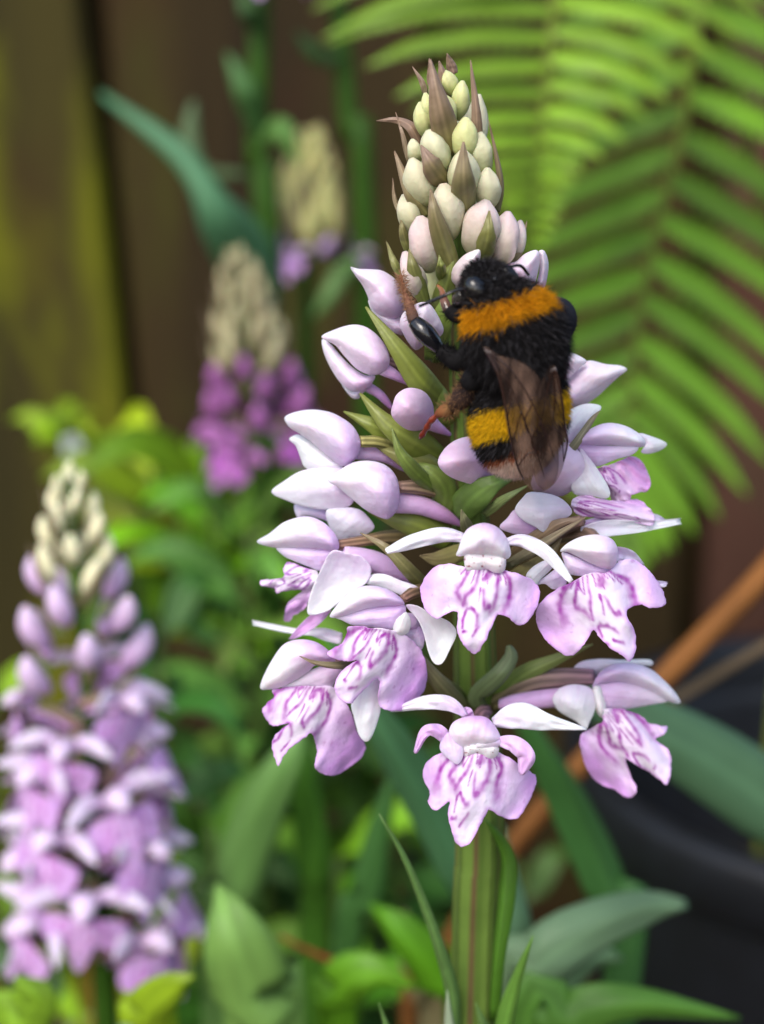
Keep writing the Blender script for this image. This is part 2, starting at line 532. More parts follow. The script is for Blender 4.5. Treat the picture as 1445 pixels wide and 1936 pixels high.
# a few on the far side of the spike
for k in range(14):
    py = 255 + k * 22; a = math.radians(35 + (k * 137) % 110)
    R = Rsp(py) * .85; ax = P(ax_x(py), py, 0)
    dirv = np.array([math.cos(a), math.sin(a), 0])
    base = ax + dirv * R * .4 + np.array([0, 0, -3]); tip = ax + dirv * R * .95 + np.array([0, 0, 3.5])
    part('bud', loft([base, (base + tip) / 2 + dirv * .6, tip], [q * 1.15 for q in BUDP], col=budcol(CR2, .1, k + 40), m=12, n=12), M_BUD, orchid)

def bractcol(green, brown, seed, mixb=.5):
    g = lin(green); b = lin(brown)
    def f(t, s):
        k = min(1, max(0, mixb * 2 * t + .5 * (abs(s) > .75) * mixb + .5 * nz(s * 3, t * 3, seed) * mixb))
        c = g * (1 - k) + b * k
        v = .5 + .5 * math.cos(s * 14)
        return c * (.9 + .16 * v) * (1.25 if abs(s) < .1 else 1)
    return f
def bract(path, hw, green=(112, 122, 56), brown=(140, 118, 98), mixb=.5, cup=.35, fold=.0, thick=.22, face=FACE, hwp=(.75, 1, .95, .7, .4, .08), seed=None, wave=.15):
    seed = len(orchid.children) if seed is None else seed
    pts = [P(*q) for q in path]
    sc = S(np.mean([q[2] for q in path]))
    g = blade(pts, [h * hw * sc for h in hwp], face=face, cup=-cup, fold=-fold, thick=thick, n=20, m=9, col=bractcol(green, brown, seed, mixb), wave=wave, seed=seed)
    return part('bract', g, M_LEAF, orchid)
BR = (146, 122, 104)
tipb = [([(680, 670), (610, 400), (545, 100)], 76, 1.25, (120, 112, 66), .75), ([(665, 350), (630, 220), (598, 110)], 42, .9, (130, 112, 84), .9), ([(690, 190), (645, 65)], 30, .8, (140, 112, 96), 1),
        ([(520, 310), (495, 230), (440, 145)], 18, 1., (120, 110, 84), .8), ([(560, 280), (540, 95)], 26, .95, (130, 110, 96), 1), ([(815, 710), (822, 450), (785, 105)], 34, 1.08, (124, 108, 78), .85),
        ([(490, 620), (430, 500), (345, 460), (225, 466)], 30, 1., (130, 106, 86), .9), ([(418, 710), (385, 560), (340, 415)], 15, 1., (130, 118, 90), .7),
        ([(650, 840), (560, 730), (490, 610)], 66, 1.3, (128, 122, 72), .8), ([(760, 1025), (745, 820), (743, 590)], 72, 1.35, (122, 124, 72), .5), ([(535, 1030), (425, 870), (332, 645)], 50, 1.12, (124, 122, 72), .55),
        ([(385, 1050), (335, 930), (322, 805)], 15, 1., (130, 122, 84), .6), ([(945, 1010), (960, 800), (892, 460)], 22, 1., (118, 116, 80), .6), ([(700, 1400), (590, 1080), (548, 870)], 58, 1.15, (118, 122, 62), .5),
        ([(430, 1270), (385, 1130), (374, 1035)], 28, 1.05, (122, 130, 66), .4), ([(840, 1320), (885, 1160), (896, 1000)], 56, 1.3, (124, 132, 62), .25), ([(1005, 1330), (1080, 1225), (1120, 1060)], 26, 1.1, (128, 122, 84), .5),
        ([(372, 1385), (325, 1290), (285, 1180)], 24, 1.1, (124, 134, 70), .3), ([(625, 1420), (612, 1340), (598, 1265)], 32, 1.15, (118, 132, 56), .15), ([(520, 1560), (450, 1360), (420, 1230)], 46, 1.05, (116, 128, 58), .3),
        ([(590, 1600), (640, 1450), (690, 1250)], 60, .75, (108, 124, 54), .1)]
for path, hw, f, g, mb in tipb:
    q = []
    R = Rsp(Z1(*path[0])[1])
    for i, p in enumerate(path):
        p = Z1(*p); ff = f * (.62 if i == 0 else 1.02)
        q.append((p[0], p[1], ydep(p[0], p[1], R) * ff))
    bract(q, hw * .3183, green=g, brown=BR, mixb=mb * .8, cup=.45)

# --- opened flowers: traced in the photograph, each petal at its own depth
def hoodcol(seed, base=(212, 180, 230), tip=(242, 234, 249), k0=.7, vein=.2):
    b = lin(base); w_ = lin(tip)
    def f(t, s):
        q = min(1, max(0, t / k0)) ** .8
        c = b * (1 - q) + w_ * q
        v = max(0, math.cos(s * 7 + nz(t * 2, s, seed) * 2.2)) ** 4 * vein * (1 - .75 * q)
        v += max(0, nz(s * 4, t * 1.2, seed + 3)) * .18 * (1 - q * .6)
        v += .07 * max(0, math.cos(s * 21 + nz(t * 3, s * 2, seed + 9) * 4)) * (1 - .5 * q)
        return c * (1 - v) + lin((196, 128, 204)) * v
    return f
WH = ((230, 212, 238), (242, 237, 246))
LI = ((210, 178, 229), (232, 214, 245))
def spurcol(seed, a=(214, 180, 222), b=(190, 128, 196)):
    A = lin(a); B = lin(b)
    return lambda t, an: (A * (1 - t) + B * t) * (1 + .12 * nz(math.cos(an) * 3, math.sin(an) * 3, t * 2 + seed))
def ovcol(seed, a=(150, 118, 120), b=(126, 124, 70)):
    A = lin(a); B = lin(b)
    return lambda t, an: (A * (1 - t) + B * t) * (1 + .45 * math.sin(an * 6 + t * 3)) * (1 + .15 * nz(an, t * 4, seed))

MARKS = [([(-.33, 0), (-.56, .13), (-.65, .26), (-.64, .41)], .030, .055), ([(-.28, .02), (-.33, .13), (-.43, .25), (-.36, .35), (-.30, .43)], .026, .05),
         ([(-.30, .43), (-.23, .33), (-.12, .21), (-.08, .02)], .032, .024), ([(-.21, .03), (-.24, .09), (-.22, .16)], .03, .02),
         ([(.01, .13), (.09, .03), (.21, .02), (.27, .16), (.21, .36), (.14, .46)], .024, .05), ([(.14, .46), (.06, .43), (.05, .26)], .04, .022), ([(.06, .10), (.10, .07), (.13, .09)], .05, .03),
         ([(.30, .02), (.44, .16), (.48, .33), (.47, .49)], .028, .06), ([(-.24, .66), (-.20, .50), (-.06, .54), (.0, .62)], .024, .03), ([(-.28, .76), (-.2, .70)], .02, .02), ([(-.08, .78), (.02, .72)], .022, .02),
         ([(-.02, .22), (-.06, .40)], .018, .012)]
def lipcol(seed, white=(240, 228, 248), pink=(216, 162, 233), mark=(150, 38, 156), mstr=.95, squash=1.0):
    W = lin(white); K = lin(pink); Mk = lin(mark)
    rr = random.Random(seed)
    mk = []
    for pl, w0, w1 in MARKS:
        if rr.random() < .06: continue
        p = catmull([(x * rr.uniform(.92, 1.1) + rr.uniform(-.02, .02), y * rr.uniform(.94, 1.1) * squash) for x, y in pl], 10)
        mk.append((p, w0 * rr.uniform(.8, 1.3), w1 * rr.uniform(.8, 1.3)))
    def f(X, Y, ed):
        n = len(X)
        wob = np.array([nz(x * 5 + seed, y * 5, 1.3) for x, y in zip(X, Y)])
        wob2 = np.array([nz(x * 14 + seed, y * 14, 4.1) for x, y in zip(X, Y)])
        pts = np.stack([X + .03 * wob, Y + .012 * wob2], 1)
        k = np.clip(.05 + 1.15 * np.clip(np.abs(X) - .3, 0, 1) + .25 * wob + .25 * np.clip(Y - .5, 0, 1), 0, 1)
        k = np.maximum(k, np.clip(1 - ed / .1, 0, 1) * .9)
        k *= np.clip(.25 + Y * 3.0 + np.abs(X), 0, 1)
        C = W * (1 - k[:, None]) + K * k[:, None]
        m = np.zeros(n)
        for p, w0, w1 in mk:
            for i in range(len(p) - 1):
                ww = (w0 * .95 + (w1 * 1.3 - w0 * .95) * i / 9) * (1 + .35 * wob2)
                d = segd(pts, p[i], p[i + 1])
                st = 1 - .45 * i / 9
                m = np.maximum(m, st * np.exp(-(d / np.maximum(ww, .006)) ** 2))
        for k_ in range(9):                                   # short dark lines running out of the throat
            xa = -.34 + .085 * k_
            d = segd(pts, np.array([xa * .8, -.01]), np.array([xa * 1.15, .07 + .05 * (k_ % 3)]))
            m = np.maximum(m, .85 * np.exp(-(d / .014) ** 2))
        m = np.clip(m * 1.3, 0, 1) * mstr * (.8 + .3 * np.clip(wob2 + .35, 0, 1))
        m = np.clip(m, 0, 1)
        sp_ = np.clip((wob2 - .5) * 4, 0, .35) * (np.abs(X) > .3)       # scattered freckles
        m = np.maximum(m, sp_)
        return C * (1 - m[:, None]) + Mk * m[:, None]
    return f

def lip(outline, T, M, L, R, y0, slope=0.0, tilt=0.0, curl=2.5, seed=0, thick=.2, mid=-.8, ripple=.75, **kw):
    """three-lobed lip traced in pixels; T throat, M tip of middle lobe, L / R side lobes; depth bends the side lobes back"""
    o = smooth_outline(outline, len(outline) * 8)
    # frilly margin
    o = o + np.array([[2.0 * nz(i * .3, seed, 0) + 1.1 * nz(i * .75, seed, 4), 2.0 * nz(i * .3, seed, 9) + 1.1 * nz(i * .75, seed, 6)] for i in range(len(o))])
    size = math.sqrt(abs(np.sum(o[:, 0] * np.roll(o[:, 1], -1) - np.roll(o[:, 0], -1) * o[:, 1])) / 2)
    V2, F = fill(o, size / 58)
    ex = (np.array(R, float) - np.array(L)) / 2; ey = np.array(M, float) - np.array(T)
    A = np.linalg.inv(np.stack([ex, ey], 1))
    q = (V2 - np.array(T)) @ A.T
    X, Y = q[:, 0], q[:, 1]
    ed = edge_dist(V2, o) / np.linalg.norm(ex)
    rip = np.array([nz(x * 3.5 + seed, y * 3.5, .7) for x, y in zip(X, Y)]) * ripple * np.clip(1.2 - ed * 3, .25, 1)
    groove = .35 * np.cos(X * 13) * np.exp(-((Y - .3) / .3) ** 2) * .35
    yd = y0 + slope * Y + tilt * X + curl * X * X + mid * np.exp(-(X / .3) ** 2) * np.sin(np.clip(Y, 0, 1) * math.pi) + rip + groove
    Vf = np.array([P(a, b, c) for (a, b), c in zip(V2, yd)])
    Vb = np.array([P(a, b, c + thick) for (a, b), c in zip(V2, yd)])
    n = len(V2)
    C = lipcol(seed, **kw)(X, Y, ed)
    a, b, cc = [Vf[k] for k in F[len(F) // 2]]
    flip = np.dot(np.cross(b - a, cc - a), FWD) > 0
    Ff = [tuple(reversed(f)) if flip else f for f in F]
    bl = boundary_loop(Ff)
    return np.vstack([Vf, Vb]), list(Ff) + [tuple(x + n for x in reversed(f)) for f in Ff] + [(b_, a_, a_ + n, b_ + n) for a_, b_ in bl], np.vstack([C, C * .96 + .03])

def zz(Z, pts):
    return [Z(*p) for p in pts]

def pathloft(Z, k, pts, hws, col, flat=1.0, **kw):
    q = zz(Z, pts)
    sc = S(np.mean([p[2] for p in q])) * k
    return loft([P(*p) for p in q], [h * sc for h in hws], flat=flat, col=col, **kw)

def sepal(Z, k, pts, hw, colf, cup=.35, face=FACE, hwp=(.35, .75, 1, .95, .7, .18), thick=.28, twist=0.0, fold=0.0, wave=.35, seed=0):
    q = zz(Z, pts)
    sc = S(np.mean([p[2] for p in q])) * k
    return blade([P(*p) for p in q], [h * hw * sc for h in hwp], face=face, cup=cup, fold=fold, thick=thick, n=24, m=13, col=colf, twist=twist, wave=wave, seed=seed)

def flower(Z, k, hood=None, petals=(), sepals=(), lips=None, spur=None, ovary=None, throat=None, extra=(), seed=0):
    """ovary (the flower's own mesh) carrying hood, petals, sepals, lip and spur"""
    ov = ovary or dict(pts=[(0, 0, 0), (1, 1, 0)], hw=[1, 1])
    root = part('flower', pathloft(Z, k, ov['pts'], ov['hw'], ovcol(seed, *ov.get('c', ((150, 118, 120), (126, 124, 70)))), ridge=.08, nr=6, n=20, m=24), M_STEM, orchid)
    def sub(name, g, mat=M_PETAL):
        return part(name, g, mat, root, orchid)
    if spur:
        sub('spur', pathloft(Z, k, spur['pts'], spur['hw'], spurcol(seed, *spur.get('c', ((222, 192, 230), (196, 140, 204)))), n=18, m=16))
    if throat:
        sub('column', dome(zz(Z, throat['o']), throat['y'], throat['y'], Z(*throat['b']), Z(*throat['t']), .9, back=.3, col=throat['c'], step=None))
    if lips:
        kw = {a: b for a, b in lips.items() if a not in ('o', 'T', 'M', 'L', 'R')}
        sub('lip', lip(zz(Z, lips['o']), *[Z(*lips[a]) for a in 'TMLR'], seed=seed, **kw), M_LIP)
    for s in sepals:
        s = dict(s)
        if 'o' in s:
            sub('sepal', dome(zz(Z, s['o']), s['yb'], s['yt'], Z(*s['b']), Z(*s['t']), s.get('bulge', .9) * .9, sheet=.24, full=.1, col=hoodcol(seed + 2, *s.get('c', WH), vein=.14), seed=seed, ridge=s.get('ridge', 0)))
        else:
            c = s.pop('c', WH)
            sub('sepal', sepal(Z, k, s.pop('pts'), s.pop('hw'), hoodcol(seed + 5, *c, vein=.1), seed=seed + 1, **s))
    for s in petals:
        sub('petal', dome(zz(Z, s['o']), s['yb'], s['yt'], Z(*s['b']), Z(*s['t']), s.get('bulge', 1.3) * .6, back=s.get('back', .4), full=.15, col=hoodcol(seed + 7, *s.get('c', LI), vein=.15), seed=seed))
    if hood:
        for h in (hood if isinstance(hood, list) else [hood]):
            sub('hood', dome(zz(Z, h['o']), h['yb'], h['yt'], Z(*h['b']), Z(*h['t']), h.get('bulge', 2.6), back=h.get('back', .55), col=hoodcol(seed, *h.get('c', ((212, 180, 230), (242, 235, 249)))), seed=seed, ridge=h.get('ridge', .25)))
    return root

k3, k5, k6, k7 = .2907, .263, .3203, .4152
# big pink buds
def pbud(Z, k, o, b, t, yb, yt, bulge=2.6, c=((220, 192, 228), (240, 226, 241)), seed=0, ridge=.3, spur=None, ov=None, back=.7, extra=None):
    g = dome(zz(Z, o), yb, yt, Z(*b), Z(*t), bulge, back=back, col=hoodcol(seed, *c, vein=.16), seed=seed, ridge=ridge, sm=5)
    r = part('bud', g, M_PETAL, orchid)
    if extra:
        for e in extra:
            part('sepal', dome(zz(Z, e['o']), e['yb'], e['yt'], Z(*e['b']), Z(*e['t']), e.get('bulge', 1.5), back=.6, col=hoodcol(seed + 4, *c, vein=.12), seed=seed + 4), M_PETAL, r, orchid)
    if spur:
        part('spur', pathloft(Z, k, spur[0], spur[1], spurcol(seed), n=16, m=14), M_PETAL, r, orchid)
    if ov:
        part('ovary', pathloft(Z, k, ov[0], ov[1], ovcol(seed), n=14, m=18, ridge=.08, nr=6), M_STEM, r, orchid)
    return r

pbud(Z1, .3183, [(690, 1450), (655, 1420), (680, 1340), (745, 1265), (825, 1230), (845, 1250), (838, 1310), (815, 1370), (760, 1450), (720, 1490)], (690, 1470), (838, 1240), -4.5, -7.5, 2.2, ((214, 196, 196), (240, 226, 228)), seed=3)
pbud(Z1, .3183, [(985, 1330), (1055, 1300), (1110, 1255), (1180, 1235), (1195, 1300), (1180, 1390), (1150, 1480), (1080, 1475), (1030, 1420)], (1030, 1440), (1190, 1245), -3, -5, 2.2, seed=5,
     extra=[dict(o=[(1165, 1475), (1190, 1380), (1195, 1290), (1190, 1240), (1225, 1240), (1248, 1310), (1240, 1400), (1215, 1475)], yb=-2.5, yt=-4, b=(1190, 1475), t=(1210, 1240), bulge=1.4)])
pbud(Z1, .3183, [(385, 1508), (350, 1420), (270, 1360), (200, 1348), (120, 1345), (72, 1335), (100, 1385), (140, 1440), (170, 1500), (200, 1580), (260, 1630), (340, 1640), (390, 1600)], (370, 1580), (75, 1337), -2, -3, 2.8, seed=7,
     extra=[dict(o=[(180, 1530), (260, 1600), (380, 1640), (420, 1700), (400, 1740), (320, 1720), (240, 1650), (195, 1590)], yb=-1, yt=-2, b=(400, 1720), t=(180, 1540), bulge=1.5)])
# bud half under the front leg
pbud(Z2, .2768, [(130, 560), (150, 480), (230, 420), (300, 400), (350, 430), (400, 510), (430, 590), (400, 640), (330, 640), (290, 700), (240, 730), (190, 680), (150, 610)], (250, 720), (310, 410), -4, -6.5, 2.0, seed=9)
# two-part bud on the left
pbud(Z3, k3, [(440, 265), (530, 215), (640, 185), (730, 200), (810, 260), (865, 340), (885, 420), (860, 480), (800, 512), (730, 505), (660, 465), (590, 390), (530, 320)], (870, 440), (440, 265), -5, -2.5, 2.7, seed=11,
     spur=([(840, 470, -4.4), (930, 520, -4), (1045, 585, -3)], [45, 36, 24, 10]), ov=([(860, 420, -4), (1000, 480, -2.5), (1200, 640, -1)], [30, 26, 22]),
     extra=[dict(o=[(445, 280), (500, 310), (560, 380), (640, 460), (720, 510), (790, 520), (760, 580), (740, 600), (695, 620), (630, 615), (560, 560), (490, 450), (450, 350)], yb=-3.5, yt=-1.5, b=(770, 560), t=(445, 290), bulge=1.9),
            dict(o=[(570, 570), (640, 620), (720, 600), (760, 590), (700, 640), (680, 668), (630, 655)], yb=-2.4, yt=-1.4, b=(740, 600), t=(600, 620), bulge=.7)])
part('spur', pathloft(Z3, k3, [(740, 590, -2), (820, 640, -2), (900, 730, -1.5)], [34, 30, 26, 12], spurcol(3)), M_PETAL, orchid)
# round bud seen end-on
pbud(Z3, k3, [(905, 700), (930, 640), (990, 600), (1060, 600), (1120, 630), (1160, 690), (1172, 760), (1150, 830), (1090, 870), (1010, 872), (940, 830), (895, 770)], (1140, 800), (980, 715), -6, -8.5, 3.2, ((208, 172, 212), (230, 200, 228)), seed=13, ridge=.5,
     spur=([(1120, 800, -5.5), (1190, 850, -4.5), (1275, 900, -3)], [60, 45, 30, 12]))
# end-on bud under the bee's tail
pbud(Z2, .2768, [(390, 1500), (430, 1410), (510, 1345), (610, 1320), (700, 1350), (780, 1430), (800, 1530), (750, 1600), (660, 1645), (560, 1630), (450, 1580)], (720, 1480), (500, 1490), -5, -7.5, 3.0, ((206, 166, 214), (236, 208, 238)), seed=15, ridge=.6)
# bud behind the wing
pbud(Z6, k6, [(300, 640), (400, 610), (460, 640), (510, 700), (528, 760), (500, 830), (440, 900), (360, 935), (250, 920), (200, 860), (240, 740)], (250, 880), (515, 750), -4, -6, 3.0, ((214, 184, 222), (238, 216, 240)), seed=17)
# upper right bud
pbud(Z6, k6, [(330, 330), (420, 240), (470, 180), (540, 130), (640, 150), (730, 160), (768, 185), (720, 225), (660, 280), (590, 345), (500, 400), (400, 425), (330, 420)], (360, 400), (768, 185), -2, 0, 2.8, ((226, 198, 222), (246, 232, 242)), seed=19,
     extra=[dict(o=[(330, 200), (350, 110), (400, 82), (470, 95), (530, 135), (490, 170), (440, 220), (400, 250)], yb=-3, yt=-2.5, b=(350, 210), t=(530, 135), bulge=1.6)])

# F5 (second on the left: hood with a pointed sepal under it)
flower(Z3, k3, seed=21, hood=dict(o=[(200, 788), (280, 750), (390, 737), (500, 755), (590, 800), (650, 850), (688, 920), (695, 980), (670, 1050), (600, 1105), (540, 1085), (460, 1020), (370, 945), (290, 890), (230, 850)], yb=-6, yt=-2.5, b=(690, 970), t=(200, 790), bulge=3.0),
       sepals=[dict(o=[(230, 930), (280, 900), (340, 920), (420, 980), (500, 1050), (580, 1110), (500, 1135), (400, 1140), (330, 1110), (300, 1040), (270, 970)], yb=-4.5, yt=-1.5, b=(580, 1110), t=(230, 930), bulge=1.0)],
       spur=dict(pts=[(640, 1010, -4.5), (850, 1040, -3.5), (1000, 1110, -2.5), (1120, 1150, -1.5)], hw=[48, 42, 36, 14]), ovary=dict(pts=[(690, 945, -5.5), (850, 955, -4.5), (1100, 1050, -1.5)], hw=[34, 36, 32], c=((152, 146, 92), (130, 130, 72))))
# F6
flower(Z3, k3, seed=22, hood=dict(o=[(480, 1195), (560, 1130), (650, 1080), (760, 1070), (860, 1100), (925, 1170), (948, 1260), (945, 1350), (920, 1410), (870, 1450), (800, 1430), (720, 1385), (640, 1320), (550, 1245)], yb=-8, yt=-6, b=(950, 1300), t=(480, 1195), bulge=3.1),
       sepals=[dict(o=[(115, 1275), (200, 1200), (300, 1140), (420, 1115), (560, 1110), (620, 1150), (660, 1260), (640, 1350), (560, 1385), (460, 1390), (330, 1370), (230, 1335)], yb=-5, yt=-2, b=(660, 1260), t=(115, 1275), bulge=1.2, c=((214, 188, 226), (240, 230, 246))),
               dict(o=[(470, 1400), (560, 1370), (680, 1385), (740, 1430), (785, 1500), (740, 1545), (650, 1575), (560, 1590), (500, 1520)], yb=-5, yt=-3.5, b=(720, 1400), t=(540, 1580), bulge=.9, c=((206, 190, 222), (236, 228, 244))),
               dict(o=[(265, 1355), (360, 1375), (470, 1395), (485, 1460), (440, 1450), (350, 1430), (285, 1440)], yb=-2.5, yt=-1.2, b=(480, 1430), t=(270, 1380), bulge=.5, c=LI)],
       spur=dict(pts=[(900, 1340, -6), (1080, 1360, -5), (1230, 1420, -4), (1355, 1490, -2.5)], hw=[70, 62, 48, 12], c=((220, 190, 228), (198, 132, 198))), ovary=dict(pts=[(945, 1240, -6.5), (1100, 1245, -5), (1350, 1300, -1.5)], hw=[34, 44, 40], c=((150, 122, 110), (116, 112, 62))))
# F7 left, hood in profile, lip seen edge-on
flower(Z4, k3, seed=23, hood=dict(o=[(88, 290), (170, 235), (270, 160), (400, 125), (500, 150), (580, 215), (622, 290), (610, 350), (520, 340), (400, 330), (280, 330), (180, 325)], yb=-8, yt=-4, b=(620, 310), t=(90, 290), bulge=2.4),
       petals=[dict(o=[(215, 325), (330, 322), (450, 330), (590, 340), (570, 420), (510, 480), (430, 455), (330, 415), (260, 380)], yb=-7, yt=-5, b=(590, 350), t=(225, 340), bulge=1.4)],
       sepals=[dict(o=[(575, 350), (680, 365), (770, 385), (828, 450), (828, 510), (790, 570), (700, 620), (620, 690), (540, 745), (430, 765), (420, 700), (450, 590), (500, 480)], yb=-9, yt=-8, b=(640, 360), t=(430, 760), bulge=-1.0, c=((224, 204, 236), (244, 238, 250))),
               dict(pts=[(560, 730, -7), (460, 800, -6), (305, 925, -5)], hw=42, c=((226, 176, 228), (222, 170, 226)), cup=.5),
               dict(pts=[(640, 920, -5), (480, 880, -4), (330, 870, -3), (62, 815, -1)], hw=42, c=WH, cup=.5, hwp=(.9, 1, .6, .45, .45, .4))],
       lips=dict(o=[(300, 420), (390, 455), (485, 490), (450, 590), (420, 690), (390, 735), (330, 770), (300, 810), (265, 800), (270, 760), (290, 690), (340, 645), (385, 605), (300, 605), (220, 622), (200, 590), (118, 575), (115, 540), (180, 535), (260, 520), (262, 460)], T=(440, 480), M=(120, 560), L=(280, 800), R=(290, 430), y0=-6.5, slope=3, curl=1.2, ripple=.9, mark=(150, 70, 170), pink=(214, 164, 226)),
       spur=dict(pts=[(640, 370, -7), (850, 420, -6), (1000, 500, -5), (1140, 570, -3)], hw=[60, 72, 62, 20], c=((220, 192, 230), (204, 160, 214))), ovary=dict(pts=[(620, 310, -7), (780, 285, -5.5), (960, 260, -3.5), (1300, 250, -1)], hw=[30, 32, 44, 44], c=((146, 112, 96), (124, 118, 70))))
# F8 left of the stem, three-quarter view
flower(Z4, k3, seed=24, hood=dict(o=[(563, 770), (620, 690), (700, 615), (800, 575), (920, 590), (1010, 640), (1050, 695), (1000, 705), (900, 710), (780, 730), (680, 765), (600, 785)], yb=-12.5, yt=-11, b=(1050, 690), t=(565, 770), bulge=2.3),
       petals=[dict(o=[(600, 780), (700, 755), (800, 722), (920, 708), (1048, 700), (1050, 780), (1020, 850), (950, 862), (850, 850), (720, 835), (640, 800)], yb=-12, yt=-11, b=(1040, 740), t=(610, 785), bulge=1.7)],
       sepals=[dict(o=[(1058, 705), (1130, 705), (1230, 760), (1340, 810), (1388, 885), (1340, 1000), (1295, 1080), (1245, 1082), (1205, 1010), (1172, 880), (1130, 790)], yb=-11.5, yt=-11.5, b=(1070, 710), t=(1270, 1085), bulge=-1.1, ridge=.5),
               dict(o=[(800, 560), (830, 505), (920, 500), (1020, 540), (1130, 580), (1140, 640), (1060, 650), (960, 610), (860, 580)], yb=-9, yt=-8.5, b=(1130, 620), t=(810, 530), bulge=.6),
               dict(o=[(870, 1180), (895, 1250), (895, 1380), (850, 1530), (805, 1590), (755, 1550), (720, 1430), (705, 1340), (780, 1250)], yb=-10.5, yt=-11, b=(870, 1190), t=(800, 1588), bulge=.8, ridge=.2),
               dict(o=[(1060, 880), (1140, 840), (1180, 900), (1160, 990), (1090, 940)], yb=-9.5, yt=-9.5, b=(1150, 870), t=(1080, 920), bulge=.4, c=LI)],
       lips=dict(o=[(690, 840), (830, 848), (960, 862), (1040, 890), (1110, 940), (1165, 1010), (1192, 1100), (1190, 1220), (1130, 1325), (1030, 1388), (940, 1385), (888, 1360), (878, 1280), (888, 1210), (868, 1180), (800, 1240), (740, 1300), (700, 1342), (625, 1310), (595, 1230), (625, 1150), (690, 1090), (740, 1060), (680, 1068), (590, 1050), (545, 1010), (640, 950), (672, 890)],
                 T=(890, 870), M=(680, 1340), L=(600, 950), R=(1190, 1150), y0=-13.0, slope=-.3, curl=2.0, tilt=.6, ripple=.85),
       throat=dict(o=[(980, 790), (1050, 740), (1090, 800), (1080, 870), (1040, 900), (980, 890)], y=-12, b=(1050, 760), t=(1010, 880), c=lambda t, s: lin((236, 232, 236))),
       spur=dict(pts=[(1080, 800, -10), (1130, 840, -8), (1180, 920, -5)], hw=[50, 40, 14]), ovary=dict(pts=[(1040, 660, -10.5), (1130, 610, -8.5), (1300, 560, -3)], hw=[28, 38, 34], c=((136, 104, 92), (110, 104, 60))))
# F9 lowest on the left
flower(Z4, k3, seed=25, hood=dict(o=[(112, 1245), (125, 1180), (180, 1070), (260, 960), (360, 925), (470, 940), (560, 1000), (600, 1060), (560, 1085), (470, 1095), (430, 1130), (340, 1190), (250, 1235), (160, 1252)], yb=-10, yt=-9, b=(590, 1050), t=(115, 1248), bulge=2.7, c=((212, 166, 222), (248, 240, 250))),
       petals=[dict(o=[(250, 1238), (340, 1190), (430, 1130), (520, 1095), (620, 1085), (640, 1130), (600, 1200), (560, 1245), (450, 1240), (340, 1242)], yb=-9.5, yt=-9, b=(620, 1110), t=(255, 1238), bulge=1.2, c=((206, 174, 214), (232, 218, 236)))],
       lips=dict(o=[(190, 1250), (280, 1238), (380, 1228), (480, 1228), (590, 1235), (640, 1295), (690, 1370), (720, 1450), (745, 1530), (792, 1600), (780, 1680), (700, 1750), (620, 1800), (560, 1812), (490, 1785), (465, 1745), (480, 1660), (465, 1580), (440, 1535), (380, 1580), (310, 1630), (260, 1690), (228, 1750), (205, 1690), (185, 1610), (220, 1535), (300, 1470), (250, 1480), (185, 1485), (140, 1430), (125, 1385), (160, 1335), (200, 1300)],
                 T=(460, 1235), M=(230, 1740), L=(140, 1400), R=(760, 1560), y0=-10.0, slope=-.3, curl=1.6, ripple=.85),
       spur=dict(pts=[(560, 1150, -8.5), (700, 1180, -6), (900, 1150, -3)], hw=[40, 34, 12]), ovary=dict(pts=[(590, 1060, -8.5), (800, 1090, -6), (1250, 1180, -1)], hw=[26, 34, 30]))
# F1 facing the viewer
def TH(t, s):
    k = min(1, max(0, (nz(t * 5 + 1, s * 2.6, 2) - .38) * 7))
    return lin((238, 230, 236)) * (1 - k) + lin((150, 84, 96)) * k
flower(Z5, k5, seed=31, hood=[dict(o=[(545, 345), (560, 290), (590, 200), (640, 140), (740, 108), (840, 140), (905, 215), (935, 310), (930, 350), (895, 372), (800, 352), (700, 342), (620, 345)], yb=-15.5, yt=-15.5, b=(740, 110), t=(680, 345), bulge=2.8, c=((226, 196, 234), (248, 240, 251)), ridge=.5)],
       sepals=[dict(pts=[(600, 215, -13.5), (450, 195, -13.8), (260, 235, -14.5), (42, 312, -15.5)], hw=58, cup=-.5, hwp=(.6, .85, 1, .95, .8, .35)), dict(pts=[(900, 245, -13.5), (1030, 240, -14), (1200, 330, -15.5), (1370, 528, -17)], hw=52, cup=-.5, hwp=(.5, .85, 1, .95, .8, .35))],
       lips=dict(o=[(610, 425), (500, 402), (400, 420), (325, 490), (285, 580), (300, 680), (330, 745), (400, 800), (460, 770), (540, 742), (555, 800), (548, 880), (580, 960), (635, 1030), (678, 1052), (722, 1010), (780, 900), (832, 782), (860, 770), (920, 790), (980, 842), (1045, 830), (1110, 740), (1145, 620), (1110, 535), (1000, 478), (890, 448), (750, 400)], T=(745, 440), M=(680, 1050), L=(285, 590), R=(1145, 620), y0=-15.5, slope=-1.2, curl=2.2),
       throat=dict(o=[(606, 330), (700, 325), (800, 330), (895, 345), (890, 450), (830, 470), (750, 440), (680, 460), (612, 440)], y=-15.6, b=(750, 330), t=(750, 460), c=TH),
       spur=dict(pts=[(740, 320, -13), (760, 300, -9), (800, 330, -4)], hw=[60, 50, 20]), ovary=dict(pts=[(740, 200, -13), (735, 260, -8), (740, 400, -1.5)], hw=[60, 60, 50]))
